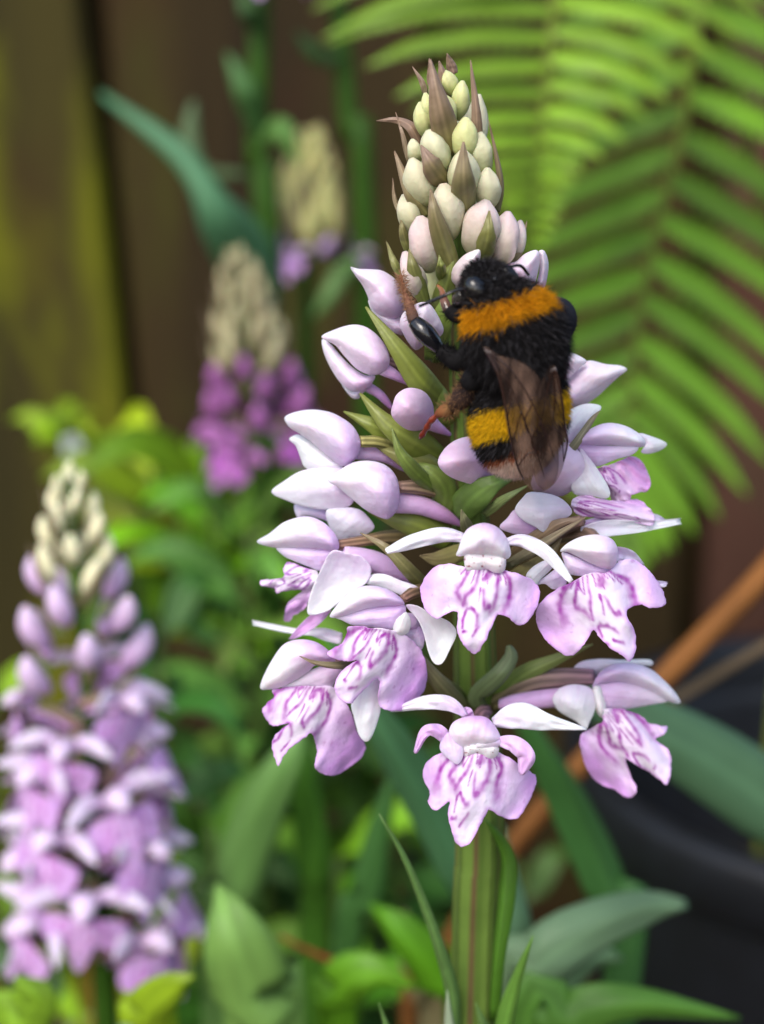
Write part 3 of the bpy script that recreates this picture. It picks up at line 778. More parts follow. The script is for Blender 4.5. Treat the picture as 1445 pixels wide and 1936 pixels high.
# F2 right of it
flower(Z6, k6, seed=32, hood=[dict(o=[(372, 1255), (420, 1205), (510, 1165), (610, 1158), (680, 1185), (712, 1240), (715, 1300), (690, 1345), (650, 1362), (570, 1335), (480, 1290), (420, 1262)], yb=-12.5, yt=-12.5, b=(700, 1270), t=(375, 1255), bulge=2.5, c=((232, 206, 236), (250, 244, 252)))],
       petals=[dict(o=[(385, 1262), (470, 1290), (560, 1330), (650, 1360), (665, 1392), (560, 1400), (470, 1400), (415, 1380), (395, 1320)], yb=-11.8, yt=-12, b=(640, 1380), t=(390, 1290), bulge=1.2)],
       sepals=[dict(o=[(170, 1400), (215, 1345), (290, 1305), (330, 1300), (330, 1350), (260, 1420), (230, 1455), (200, 1450)], yb=-10.5, yt=-11, b=(325, 1310), t=(190, 1440), bulge=.6),
               dict(o=[(230, 1450), (290, 1400), (370, 1350), (410, 1400), (400, 1470), (330, 1480), (285, 1450)], yb=-10.5, yt=-10.5, b=(400, 1400), t=(250, 1450), bulge=.5, c=LI),
               dict(pts=[(900, 1430, -9), (960, 1450, -8.5), (1005, 1443, -8)], hw=20, c=LI), dict(pts=[(640, 1240, -10), (760, 1290, -8), (860, 1340, -7)], hw=50, c=LI)],
       lips=dict(o=[(440, 1440), (340, 1485), (245, 1575), (230, 1655), (262, 1745), (320, 1812), (400, 1870), (460, 1862), (520, 1800), (568, 1722), (605, 1765), (670, 1830), (740, 1872), (785, 1907), (820, 1830), (812, 1730), (765, 1612), (850, 1570), (900, 1592), (992, 1572), (985, 1505), (950, 1440), (880, 1350), (790, 1302), (710, 1320), (650, 1378), (540, 1385)], T=(560, 1400), M=(785, 1905), L=(235, 1680), R=(985, 1480), y0=-12.5, slope=-.6, tilt=.8, curl=2.0),
       spur=dict(pts=[(620, 1350, -10), (560, 1300, -6), (400, 1250, -3)], hw=[50, 40, 15]), ovary=dict(pts=[(600, 1230, -10), (500, 1150, -6), (300, 1180, -3), (60, 1300, -1)], hw=[50, 50, 46, 40], c=((132, 106, 96), (118, 112, 70))))
# F3 lowest in front
flower(Z7, k7, seed=33, hood=[dict(o=[(360, 385), (385, 345), (450, 322), (520, 325), (560, 355), (592, 410), (590, 445), (530, 468), (470, 460), (430, 470), (390, 455), (365, 425)], yb=-13.8, yt=-14, b=(480, 325), t=(450, 465), bulge=2.2, c=((220, 176, 228), (246, 234, 250)))],
       petals=[dict(o=[(318, 475), (325, 430), (350, 395), (385, 420), (420, 450), (425, 500), (400, 542), (360, 520)], yb=-14, yt=-14.5, b=(380, 410), t=(405, 540), bulge=.8),
               dict(o=[(480, 455), (540, 400), (580, 420), (600, 450), (560, 468), (510, 470)], yb=-14.2, yt=-14.6, b=(570, 420), t=(490, 460), bulge=.7, c=((232, 206, 238), (244, 228, 248)))],
       sepals=[dict(pts=[(440, 320, -12), (360, 268, -12), (250, 262, -11.5), (95, 300, -10)], hw=36, cup=-.3, c=((214, 176, 222), (238, 228, 244))), dict(pts=[(560, 355, -12.5), (680, 322, -13), (800, 350, -13), (985, 383, -12.5)], hw=62, cup=-.3, hwp=(.4, .9, 1, .8, .45, .1)),
               dict(pts=[(350, 430, -14), (305, 392, -14.5), (250, 398, -14.5), (205, 492, -14.5)], hw=34, c=((226, 180, 232), (222, 172, 230)), cup=-.6, hwp=(.9, 1, .9, .8, .6, .3)), dict(pts=[(570, 440, -14), (650, 450, -14.8), (712, 505, -15.2), (690, 590, -15)], hw=42, c=((228, 190, 234), (226, 180, 232)), cup=-.5, hwp=(.5, .8, 1, 1, .95, .4)),
               dict(pts=[(460, 350, -11.5), (440, 310, -11.5), (425, 285, -11)], hw=30, c=((206, 150, 214), (214, 170, 222)))],
       lips=dict(o=[(420, 485), (330, 488), (255, 535), (240, 600), (270, 665), (265, 720), (300, 752), (345, 722), (362, 715), (355, 770), (372, 850), (400, 910), (440, 912), (470, 880), (520, 785), (545, 750), (600, 782), (660, 792), (700, 755), (750, 650), (755, 600), (720, 568), (620, 505), (540, 475)], T=(490, 485), M=(420, 910), L=(245, 600), R=(755, 620), y0=-14.0, slope=-.8, curl=2.2, squash=.95),
       throat=dict(o=[(425, 450), (500, 440), (580, 455), (580, 500), (540, 520), (490, 500), (440, 515), (422, 490)], y=-14, b=(500, 440), t=(500, 510), c=TH),
       spur=dict(pts=[(480, 440, -12), (490, 420, -8), (500, 430, -4)], hw=[35, 30, 12]), ovary=dict(pts=[(490, 370, -12), (510, 320, -8), (525, 300, -2)], hw=[30, 36, 34], c=((140, 104, 116), (120, 96, 100))))
# F4 right, hood in profile
flower(Z7, k7, seed=34, hood=[dict(o=[(1010, 200), (1040, 130), (1110, 85), (1200, 82), (1280, 110), (1340, 160), (1390, 215), (1413, 262), (1370, 262), (1320, 235), (1240, 195), (1150, 170), (1060, 175)], yb=-5, yt=-3, b=(1015, 190), t=(1412, 262), bulge=2.4)],
       petals=[dict(o=[(1022, 195), (1080, 172), (1160, 168), (1250, 190), (1340, 240), (1350, 258), (1260, 275), (1160, 292), (1080, 295), (1040, 265)], yb=-5, yt=-3.5, b=(1030, 220), t=(1345, 255), bulge=1.6, c=((216, 180, 226), (234, 216, 240)))],
       sepals=[dict(o=[(830, 245), (865, 195), (930, 178), (1000, 192), (1022, 240), (1025, 290), (1000, 350), (980, 382), (935, 345), (860, 300)], yb=-5.5, yt=-6, b=(1015, 220), t=(975, 380), bulge=1.1),
               dict(o=[(930, 112), (960, 75), (1050, 62), (1150, 66), (1270, 65), (1280, 92), (1180, 95), (1080, 120), (1010, 135)], yb=-3, yt=-1.5, b=(960, 115), t=(1278, 78), bulge=.6)],
       lips=dict(o=[(1045, 300), (1058, 345), (960, 412), (965, 500), (1002, 590), (1060, 640), (1110, 655), (1160, 690), (1195, 690), (1215, 652), (1190, 600), (1165, 520), (1210, 545), (1290, 590), (1350, 636), (1370, 570), (1360, 480), (1300, 430), (1340, 405), (1350, 370), (1280, 358), (1220, 315), (1130, 288)], T=(1090, 310), M=(1360, 630), L=(1080, 640), R=(1350, 380), y0=-5.5, slope=.3, curl=1.2, ripple=.85),
       throat=dict(o=[(1012, 200), (1050, 190), (1075, 280), (1060, 330), (1030, 300)], y=-5.2, b=(1030, 200), t=(1045, 320), c=lambda t, s: lin((238, 234, 236))),
       spur=dict(pts=[(900, 235, -4.5), (780, 245, -4), (660, 265, -3.5), (592, 270, -3)], hw=[46, 44, 44, 26], c=((214, 178, 224), (208, 172, 220))), ovary=dict(pts=[(1020, 145, -4.5), (880, 150, -3.5), (720, 175, -2.5), (560, 270, -1)], hw=[34, 44, 44, 40], c=((136, 104, 116), (104, 100, 66))))
# F10 / F11 upper right
flower(Z6, k6, seed=35, hood=[dict(o=[(470, 620), (520, 555), (600, 510), (680, 498), (770, 520), (850, 570), (880, 610), (860, 640), (780, 640), (680, 630), (570, 630)], yb=-6, yt=-4, b=(470, 630), t=(880, 620), bulge=2.3)],
       petals=[dict(o=[(470, 625), (570, 628), (700, 632), (830, 640), (800, 685), (700, 715), (600, 755), (560, 740), (510, 690)], yb=-5.6, yt=-4.5, b=(480, 640), t=(840, 640), bulge=1.2)],
       sepals=[dict(o=[(840, 560), (920, 580), (1000, 618), (975, 655), (900, 680), (850, 670), (875, 620)], yb=-3, yt=-1.5, b=(850, 620), t=(1000, 620), bulge=.5),
               dict(o=[(395, 450), (430, 420), (520, 385), (600, 392), (612, 420), (560, 490), (490, 560), (440, 612), (400, 600), (395, 520)], yb=-4.5, yt=-3, b=(420, 600), t=(605, 400), bulge=.8, c=((222, 212, 240), (246, 242, 251))),
               dict(o=[(490, 650), (540, 700), (600, 780), (650, 860), (668, 920), (640, 945), (560, 930), (460, 920), (440, 860), (500, 780)], yb=-6, yt=-6.5, b=(500, 670), t=(650, 940), bulge=.9)],
       lips=dict(o=[(590, 770), (680, 740), (790, 695), (850, 720), (885, 780), (908, 850), (885, 900), (800, 920), (780, 955), (690, 962), (660, 900), (630, 830)], T=(610, 770), M=(770, 955), L=(620, 840), R=(890, 760), y0=-5, slope=1, curl=1.0, pink=(224, 160, 222), white=(236, 206, 238)),
       ovary=dict(pts=[(480, 640, -4.5), (350, 700, -3), (100, 780, -1)], hw=[40, 44, 40]))
flower(Z6, k6, seed=36, lips=dict(o=[(440, 960), (500, 925), (620, 945), (740, 960), (830, 950), (900, 1000), (932, 1070), (900, 1105), (800, 1085), (700, 1075), (600, 1060), (480, 1040), (445, 1005)], T=(480, 980), M=(930, 1080), L=(700, 1090), R=(760, 940), y0=-7, slope=2, curl=1, pink=(216, 164, 222), white=(236, 214, 240)),
       sepals=[dict(pts=[(500, 1160, -7), (650, 1120, -6.5), (850, 1110, -5), (1082, 1078, -3)], hw=52, hwp=(.9, 1, .9, .7, .5, .35), cup=.5), dict(pts=[(480, 1100, -6), (700, 1070, -5), (900, 1070, -4), (1000, 1085, -3)], hw=44, c=LI),
               dict(o=[(105, 1010), (150, 940), (200, 905), (320, 920), (400, 960), (442, 1030), (360, 1090), (285, 1145), (220, 1110), (150, 1070)], yb=-8.5, yt=-9.5, b=(440, 1000), t=(110, 1010), bulge=.8, c=((206, 192, 214), (226, 218, 232))),
               dict(o=[(15, 1115), (60, 1060), (110, 1010), (180, 1080), (280, 1145), (250, 1180), (170, 1160), (90, 1150)], yb=-7.5, yt=-7.5, b=(200, 1120), t=(20, 1115), bulge=.6, c=((206, 168, 214), (222, 194, 228)))],
       ovary=dict(pts=[(500, 1075, -7.5), (400, 1110, -6), (260, 1190, -4), (60, 1330, -1)], hw=[30, 44, 44, 36], c=((132, 104, 96), (122, 110, 76))))

# --- bracts between the flowers
G1, G2 = (118, 134, 50), (96, 118, 48)
for path, hw, kw in [
    ([Z3(1250, 700, -3), Z3(1100, 560, -6), Z3(930, 330, -6.5), Z3(728, 68, -5)], 90 * k3, dict(green=G1, mixb=.12)),
    ([Z3(1220, 1060, -3), Z3(1050, 950, -6), Z3(870, 830, -6.5), Z3(690, 630, -5)], 100 * k3, dict(green=G1, mixb=.12)),
    ([Z3(1000, 960, -3.5), Z3(800, 850, -5), Z3(585, 750, -4)], 70 * k3, dict(green=G1, mixb=.1)),
    ([Z3(1180, 1260, -5), Z3(1040, 1130, -8), Z3(950, 1010, -8.5), Z3(898, 855, -8)], 52 * k3, dict(green=(104, 128, 52), mixb=.1)),
    ([Z3(1250, 1250, -3), Z3(1120, 1120, -5), Z3(960, 1040, -5.5), Z3(800, 980, -4.5)], 95 * k3, dict(green=(112, 124, 52), mixb=.2)),
    ([Z3(1300, 1600, -3), Z3(1100, 1500, -5), Z3(900, 1440, -5.2), Z3(740, 1400, -4)], 95 * k3, dict(green=(110, 126, 46), mixb=.15)),
    ([Z4(1290, 700, -3), Z4(1100, 500, -9), Z4(930, 330, -9.5), Z4(762, 232, -8.5)], 48 * k3, dict(green=(112, 122, 60), mixb=.4)),
    ([Z4(1500, 330, -4), Z4(1280, 400, -6), Z4(1150, 380, -7)], 60 * k3, dict(green=(126, 126, 72), mixb=.3)),
    ([Z4(760, 1070, -9), Z4(640, 1095, -12), Z4(480, 1080, -12.6), Z4(365, 1033, -12.4)], 26 * k3, dict(green=(94, 96, 62), mixb=.4)),
    ([Z4(1480, 1420, -2), Z4(1330, 1270, -6), Z4(1190, 1100, -7.5), Z4(1060, 890, -7.5)], 60 * k3, dict(green=(100, 112, 62), mixb=.4)),
    ([Z5(600, 1400, -2), Z5(480, 1300, -4), Z5(340, 1120, -5)], 70 * k5, dict(green=(88, 106, 50), mixb=.25)),
    ([Z7(515, 300, -2.5), Z7(490, 235, -4), Z7(585, 140, -5.5), Z7(640, 60, -5), Z7(632, 0, -4.5)], 44 * k7, dict(green=(98, 118, 74), brown=(112, 122, 92), mixb=.3, cup=.5, hwp=(.7, 1, 1, .9, .75, .3))),
    ([Z7(560, 280, -1), Z7(680, 150, -3), Z7(850, 65, -4), Z7(1015, -5, -4.5)], 46 * k7, dict(green=(98, 126, 52), mixb=.2)),
    ([Z5(660, 230, -5), Z5(615, 120, -9), Z5(580, 15, -10)], 48 * k5, dict(green=(122, 134, 92), mixb=.2)),
    ([Z2(520, 1880, -3), Z2(620, 1750, -6), Z2(760, 1650, -7), Z2(930, 1590, -6)], 110 * .2768, dict(green=(98, 130, 60), mixb=.05, cup=.2)),
    ([Z2(700, 1860, -4), Z2(840, 1750, -7.5), Z2(1010, 1650, -8)], 34 * .2768, dict(green=(132, 152, 92), mixb=.05)),
    ([Z2(400, 1900, -2.5), Z2(440, 1700, -5), Z2(340, 1560, -6), Z2(200, 1500, -5)], 90 * .2768, dict(green=(106, 132, 54), mixb=.1)),
    ([Z2(470, 1250, -2), Z2(380, 1050, -4), Z2(250, 900, -4.2), Z2(140, 700, -3)], 80 * .2768, dict(green=(116, 136, 58), mixb=.1)),
    ([Z6(60, 1340, -4), Z6(200, 1260, -9), Z6(370, 1150, -11), Z6(530, 1050, -11.5)], 34 * k6, dict(green=(140, 140, 112), mixb=.4)),
    ([Z6(40, 1330, -3), Z6(200, 1210, -8), Z6(350, 1100, -9.5), Z6(500, 1058, -10)], 50 * k6, dict(green=(128, 112, 80), mixb=.6)),
    ([Z6(30, 1480, -2), Z6(150, 1400, -6), Z6(300, 1290, -7), Z6(380, 1180, -7)], 60 * k6, dict(green=(118, 120, 66), mixb=.3)),
    ([Z6(330, 760, -4), Z6(450, 640, -6.5), Z6(560, 480, -5.5), Z6(608, 425, -5)], 26 * k6, dict(green=(124, 128, 100), mixb=.4)),
    ([Z1(560, 1900, -2), Z1(600, 1700, -4.5), Z1(640, 1560, -5), Z1(660, 1450, -5)], 70 * .3183, dict(green=(118, 142, 60), mixb=.05)),
]:
    bract(path, hw, **kw)
# leaves clasping the flower stem
for path, hw, kw in [
    ([Z8(650, 1700, -3), Z8(640, 1400, -4.5), Z8(560, 1100, -6), Z8(440, 760, -7), Z8(300, 430, -7.5), Z8(135, 142, -8)], 50 * .2768, dict(green=(88, 122, 62), brown=(96, 128, 70), cup=.9, hwp=(1, 1.1, 1, .8, .6, .4, .12))),
    ([Z8(900, 1560, -2.8), Z8(935, 1100, -3.6), Z8(985, 700, -3.2), Z8(985, 420, -2.8), Z8(850, 165, -3.6)], 66 * .2768, dict(green=(66, 106, 28), brown=(72, 108, 36), cup=.75, hwp=(.7, .8, 1, 1.05, .8, .06), face=(-.5, -.8, 0))),
    ([Z8(960, 1800, -3), Z8(1010, 1500, -4), Z8(1090, 1230, -5), Z8(1187, 972, -6)], 72 * .2768, dict(green=(90, 132, 50), brown=(100, 136, 60), cup=.4, hwp=(1, 1, .85, .6, .35, .05))),
    ([Z8(330, 2000, -4), Z8(220, 1700, -5), Z8(132, 1432, -6)], 40 * .2768, dict(green=(104, 138, 74), brown=(104, 138, 74), cup=.5)),
    ([Z8(900, 1760, -3.5), Z8(850, 1600, -5), Z8(795, 1432, -6)], 42 * .2768, dict(green=(106, 140, 76), brown=(106, 140, 76), cup=.6)),
    ([Z8(640, 1800, -2.6), Z8(615, 1600, -4), Z8(600, 1345, -4.5)], 46 * .2768, dict(green=(150, 168, 138), brown=(150, 168, 138), cup=.5)),
]:
    o = bract(path, hw, mixb=.2, **kw)
    o.name = 'leaf'; o.data.name = 'leaf'

# ------------------------------------------------------------------ the bumblebee
bee = thing('bumblebee', 'black and yellow furry bumblebee clinging to the orchid spike', 'bumblebee', P(950, 893, -9))
ST = [(899, 510, -12.5, 6), (906, 520, -13, 32), (918, 538, -13.5, 47), (930, 556, -14, 42), (943, 578, -14.8, 62), (958, 605, -15.2, 78), (974, 640, -15.5, 82), (984, 676, -15.2, 77),
      (988, 706, -14.6, 62), (987, 735, -14.2, 74), (983, 775, -13.8, 83), (976, 812, -13.4, 80), (966, 840, -12.8, 66), (957, 860, -12.2, 42), (953, 870, -11.8, 10)]
BP = [P(a, b, c) for a, b, c, _ in ST]
BR_ = [r * S(c) for _, _, c, r in ST]
def topx(v):
    d = v - CAM
    k = d @ FWD
    return CX + d[:, 0] / k * FPX, CY - (d @ UPV) / k * FPX
def beezone(V):
    px, py = topx(V)
    u = (px - 965) * .30 + (py - 587) * .95
    u = u + .0016 * (px - 965) ** 2 * .6
    v = py - (803 - .30 * (px - 925)) 
    C = np.tile(lin((30, 28, 29)), (len(V), 1))
    return u, v, C
def beecol(V, jit=True):
    u, v, C = beezone(V)
    n = len(V)
    j = nrng.normal(0, 3.5, n) if jit else np.zeros(n)
    yel = np.abs(u + j) < 20
    ab = np.abs(v + j) < 28
    tail = (v + j) > 76
    Y1, Y2, B = lin((206, 138, 14)), lin((226, 178, 24)), lin((238, 210, 192))
    C[yel] = Y1; C[ab] = Y2; C[tail] = B
    edge = (v + j > 66) & (v + j <= 76); C[edge] = lin((150, 86, 54))
    if jit:
        C *= nrng.uniform(.65, 1.3, (n, 1))
        g = (nrng.uniform(0, 1, n) < .16) & (C.sum(1) < .08); C[g] = lin((78, 76, 80))
    return C
V, F, C = loft(BP, BR_, flat=1.0, n=64, m=40)
part('body', (V, F, beecol(V, False) * .45), M_FUR, bee)
# fur: one tapered, bent hair per sample on the body
def fur_mesh(n):
    N_ = 160
    pts = catmull(BP, N_); rr = prof(BR_, N_)
    T, Sd, Nn = frames(pts, FACE)
    w_ = rr / rr.sum()
    i = nrng.choice(N_, n, p=w_); f = nrng.uniform(-.5, .5, n)
    a = nrng.uniform(0, 2 * math.pi, n)
    j = np.clip(i + 1, 0, N_ - 1)
    c = pts[i] + (pts[j] - pts[i]) * f[:, None]
    r = rr[i] * .99
    dr = np.gradient(rr) / np.maximum(np.linalg.norm(np.gradient(pts, axis=0), axis=1), 1e-6)
    rad = Sd[i] * np.cos(a)[:, None] + Nn[i] * np.sin(a)[:, None]
    root = c + rad * r[:, None]
    nrm = rad - T[i] * np.clip(dr[i], -1.5, 1.5)[:, None]
    nrm /= np.linalg.norm(nrm, axis=1)[:, None]
    C = beecol(root)
    t = i / N_
    base_l = np.interp(t, [0, .12, .2, .28, .4, .52, .6, .75, .92, 1], [.7, .75, .7, 1.15, 1.3, 1.3, 1.1, .75, .85, .8])
    L = base_l * nrng.uniform(.6, 1.25, n)
    d = nrm * .85 + T[i] * .55 + nrng.normal(0, .25, (n, 3))
    d /= np.linalg.norm(d, axis=1)[:, None]
    d2 = d + T[i] * .35 + np.array([0, 0, -.12]) + nrng.normal(0, .18, (n, 3))
    d2 /= np.linalg.norm(d2, axis=1)[:, None]
    mid = root + d * (L * .55)[:, None]; tip = mid + d2 * (L * .5)[:, None]
    side = np.cross(d, nrng.normal(0, 1, (n, 3))); side /= np.linalg.norm(side, axis=1)[:, None]
    s2 = np.cross(d, side)
    w0 = .026
    V = np.empty((n, 7, 3))
    for k in range(3):
        an = k * 2 * math.pi / 3
        off = side * math.cos(an) + s2 * math.sin(an)
        V[:, k] = root + off * w0; V[:, 3 + k] = mid + off * w0 * .75
    V[:, 6] = tip
    q = np.arange(n) * 7
    F = []
    for k in range(3):
        m_ = (k + 1) % 3
        F += np.stack([q + k, q + m_, q + 3 + m_, q + 3 + k], 1).tolist()
        F += np.stack([q + 3 + k, q + 3 + m_, q + 6], 1).tolist()
    return V.reshape(-1, 3), F, np.repeat(C, 7, 0)
fo = part('fur', fur_mesh(40000), M_FUR, bee); fo['kind'] = 'stuff'

def ell(center, rx, ry, rz, ax=None, n=12, m=16, col=(14, 14, 16)):
    V = []; F = []
    A = np.eye(3) if ax is None else np.array(ax)
    for i in range(n + 1):
        ph = math.pi * i / n
        for j in range(m):
            th = 2 * math.pi * j / m
            v = np.array([rx * math.sin(ph) * math.cos(th), ry * math.sin(ph) * math.sin(th), rz * math.cos(ph)])
            V.append(center + A @ v)
    for i in range(n):
        for j in range(m):
            k = (j + 1) % m
            F.append((i * m + j, (i + 1) * m + j, (i + 1) * m + k, i * m + k))
    return np.array(V), F, np.tile(lin(col), (len(V), 1))
def rotm(deg, axis='Y'):
    return np.array(Matrix.Rotation(math.radians(deg), 3, axis))
part('eye', ell(P(903, 551, -16.0), .95, .8, 1.35, rotm(-35)), M_CHITIN, bee)
part('eye', ell(P(962, 524, -14.0), .75, .75, 1.2, rotm(-35)), M_CHITIN, bee)
for p in ((925, 533, -16.0), (936, 528, -16.0), (930, 539, -16.1)):
    part('simple_eye', ell(P(*p), .22, .22, .22, n=8, m=10), M_CHITIN, bee)
part('face', ell(P(912, 543, -15.0), 1.05, .9, 1.0, rotm(-35), col=(22, 24, 28)), M_CHITIN, bee)
BK = (22, 21, 23)
def blk(c1, c2=None):
    A = lin(c1); B = lin(c2 or c1)
    return lambda t, a: A * (1 - t) + B * t
def tube_px(path, hws, col, n=16, m=12, **kw):
    sc = S(np.mean([p[2] for p in path]))
    return loft([P(*p) for p in path], [h * sc for h in hws], n=n, m=m, col=col, **kw)
def hairs_on(path, hw, n, L, col):
    pts = catmull([P(*p) for p in path], 40); V = []; F = []
    r = hw * S(path[0][2])
    for k in range(n):
        i = nrng.integers(0, 40)
        d = unit(nrng.normal(0, 1, 3)); e = pts[i] + d * r * .8; l = L * nrng.uniform(.5, 1.2)
        s = unit(np.cross(d, nrng.normal(0, 1, 3))) * .028; s2 = np.cross(d, s)
        b = len(V); V += [e + s, e - s * .5 + s2 * .87, e - s * .5 - s2 * .87, e + d * l]
        F += [(b, b + 1, b + 3), (b + 1, b + 2, b + 3), (b + 2, b, b + 3)]
    return np.array(V), F, np.tile(lin(col), (len(V), 1))
def join(*gs):
    V = []; F = []; C = []; o = 0
    for v, f, c in gs:
        V.append(v); C.append(c); F += [tuple(i + o for i in q) for q in f]; o += len(v)
    return np.vstack(V), F, np.vstack(C)
# middle leg reaching left
a1 = [(900, 668, -12), (866, 682, -11.5), (832, 661, -11)]; a2 = [(832, 661, -11), (806, 632, -11), (783, 607, -10.5)]; a3 = [(783, 607, -10.5), (774, 578, -10), (764, 548, -9), (757, 520, -8.5)]
lg = part('leg', join(tube_px(a1, [17, 20, 13], blk(BK)), hairs_on(a1, 18, 1200, .8, (16, 15, 15))), M_FUR, bee)
part('shin', join(tube_px(a2, [11, 17, 18, 13], blk((18, 19, 24)))), M_CHITIN, lg, bee)
part('foot', join(tube_px(a3, [11, 10, 7, 4, 4, 3], blk((84, 66, 60), (134, 84, 58))), hairs_on(a3, 9, 700, .6, (150, 112, 86))), M_FUR, lg, bee)
# front leg
a1 = [(890, 585, -13), (866, 596, -13), (848, 588, -12.5)]; a2 = [(848, 588, -12.5), (840, 568, -12), (836, 550, -11), (828, 540, -9.5)]
lg = part('leg', join(tube_px(a1, [16, 15, 11], blk(BK)), hairs_on(a1, 13, 700, .6, (30, 28, 28))), M_FUR, bee)
part('foot', tube_px(a2, [10, 8, 5, 3], blk((60, 48, 44), (168, 104, 62))), M_CHITIN, lg, bee)
# hind leg with its hairy shin
a1 = [(930, 700, -14), (902, 712, -15), (885, 728, -14.5)]; a2 = [(888, 722, -14.5), (874, 752, -14), (846, 778, -12.5)]; a3 = [(830, 782, -12.5), (815, 796, -12), (805, 812, -11.5), (794, 829, -11)]
lg = part('leg', join(tube_px(a1, [22, 25, 18], blk(BK)), hairs_on(a1, 20, 1000, .8, (16, 15, 15))), M_FUR, bee)
part('shin', join(tube_px(a2, [14, 20, 21, 14, 7], blk((24, 20, 26), (74, 54, 44))), hairs_on(a2, 18, 1100, .8, (128, 96, 66)), tube_px([(852, 772, -13), (838, 778, -12.8), (826, 784, -12.4)], [13, 12, 6], blk((128, 94, 58), (120, 62, 40)))), M_FUR, lg, bee)
part('foot', tube_px(a3, [6.5, 5, 6.5, 5, 6.5, 4.5, 6, 3], blk((122, 48, 26), (86, 26, 18)), n=30), M_CHITIN, lg, bee)
# far side leg
a1 = [(1035, 575, -13), (1062, 582, -12.5), (1074, 604, -12), (1066, 632, -11), (1046, 648, -9)]
part('leg', join(tube_px(a1, [15, 18, 17, 14, 8], blk((36, 38, 46))), hairs_on(a1, 15, 1000, .6, (40, 40, 44))), M_FUR, bee)
part('antenna', tube_px([(888, 545, -15.6), (862, 549, -16), (838, 560, -16), (793, 579, -15)], [3.0, 2.6, 3.4, 3.0], blk((30, 28, 30)), n=24, m=8), M_CHITIN, bee)
part('antenna', tube_px([(950, 520, -13.8), (965, 505, -13.5), (985, 503, -13), (1000, 520, -12)], [3.0, 2.6, 3.2, 2.6], blk((30, 28, 30)), n=20, m=8), M_CHITIN, bee)
part('jaw', tube_px([(880, 556, -14), (868, 566, -13.5), (860, 578, -12.5)], [16, 13, 6], blk((58, 56, 52), (36, 34, 34))), M_CHITIN, bee)
# wings
def wing_mat():
    m = bpy.data.materials.new('wing_membrane'); m.use_nodes = True
    t = m.node_tree; N = t.nodes; L = t.links; b = N['Principled BSDF']
    tc = N.new('ShaderNodeTexCoord'); no = N.new('ShaderNodeTexNoise'); no.inputs['Scale'].default_value = 520; no.inputs['Detail'].default_value = 4
    mp = N.new('ShaderNodeMapping'); mp.inputs['Scale'].default_value = (1.3, .6, .32); mp.inputs['Rotation'].default_value = (0, math.radians(-14), 0)
    L.new(tc.outputs['Object'], mp.inputs[0]); L.new(mp.outputs[0], no.inputs['Vector'])
    cr = N.new('ShaderNodeValToRGB'); cr.color_ramp.elements[0].color = (*lin((46, 34, 30)), 1); cr.color_ramp.elements[1].color = (*lin((158, 126, 108)), 1)  # pale end of the ramp paints streaky reflections into the membrane colour
    cr.color_ramp.elements[0].position = .42; cr.color_ramp.elements[1].position = .72
    L.new(no.outputs[0], cr.inputs[0]); L.new(cr.outputs[0], b.inputs['Base Color'])
    b.inputs['Roughness'].default_value = .2; b.inputs['Specular IOR Level'].default_value = .9; b.inputs['Alpha'].default_value = .55
    bp = N.new('ShaderNodeBump'); bp.inputs['Strength'].default_value = .6; bp.inputs['Distance'].default_value = .0006
    L.new(no.outputs[0], bp.inputs['Height']); L.new(bp.outputs[0], b.inputs['Normal'])
    return m
M_WING = wing_mat()
def wing(outline, yf, veins, seed):
    o = smooth_outline(zz(Z2, outline), len(outline) * 6)
    V2, F = fill(o, 9)
    V = np.array([P(a, b, yf(a, b) + .18 * nz(a * .035, b * .012, seed)) for a, b in V2])
    w_ = part('wing', (V, F, np.tile(lin((100, 74, 62)), (len(V), 1))), M_WING, bee)
    for vn, h in veins:
        q = catmull(zz(Z2, vn), 24)
        part('vein', loft([P(a, b, yf(a, b) + .18 * nz(a * .035, b * .012, seed) - .03) for a, b in q], [h * .045, h * .04, h * .025], n=24, m=6, col=blk((48, 30, 24))), M_CHITIN, w_, bee)
yl = lambda a, b: float(np.interp(b, [650, 700, 780, 850, 930], [-20.2, -20.0, -19.3, -17.6, -15.4])) - .02 * min(0, (a - 960)) * .5 + .0012 * (a - 985) ** 2 * .03
yr = lambda a, b: yl(a, b) + .55 + .00012 * (a - 1010) ** 2
wing([(1150, 850), (1190, 840), (1225, 950), (1242, 1100), (1258, 1250), (1278, 1360), (1258, 1480), (1215, 1600), (1140, 1680), (1070, 1650), (1030, 1500), (1010, 1300), (1050, 1100), (1100, 950)], yr,
     [([(1190, 845), (1235, 1050), (1258, 1250), (1276, 1360), (1250, 1490)], 2.4), ([(1180, 850), (1190, 1050), (1170, 1250), (1100, 1500)], 1.5), ([(1170, 860), (1120, 1100), (1070, 1350)], 1.4), ([(1190, 1050), (1235, 1180)], 1.2), ([(1170, 1250), (1232, 1320), (1250, 1480)], 1.3)], 3)
wing([(705, 715), (740, 720), (820, 770), (930, 800), (1050, 880), (1130, 1000), (1180, 1150), (1210, 1350), (1215, 1540), (1180, 1640), (1110, 1695), (1035, 1690), (965, 1610), (920, 1500), (885, 1330), (855, 1150), (825, 960), (770, 820)], yl,
     [([(710, 715), (790, 860), (830, 990), (862, 1180), (890, 1340), (930, 1510), (975, 1610)], 2.8), ([(730, 730), (850, 900), (960, 1150), (1060, 1420), (1120, 1600)], 1.7), ([(735, 728), (900, 880), (1030, 1080), (1120, 1280), (1190, 1480)], 1.5),
      ([(890, 1000), (870, 1200)], 1.3), ([(960, 1150), (905, 1350)], 1.3), ([(1040, 1090), (985, 1210), (1010, 1300)], 1.2), ([(1090, 1220), (1030, 1350), (1060, 1430)], 1.2), ([(940, 1520), (1000, 1440), (1060, 1425)], 1.1)], 7)

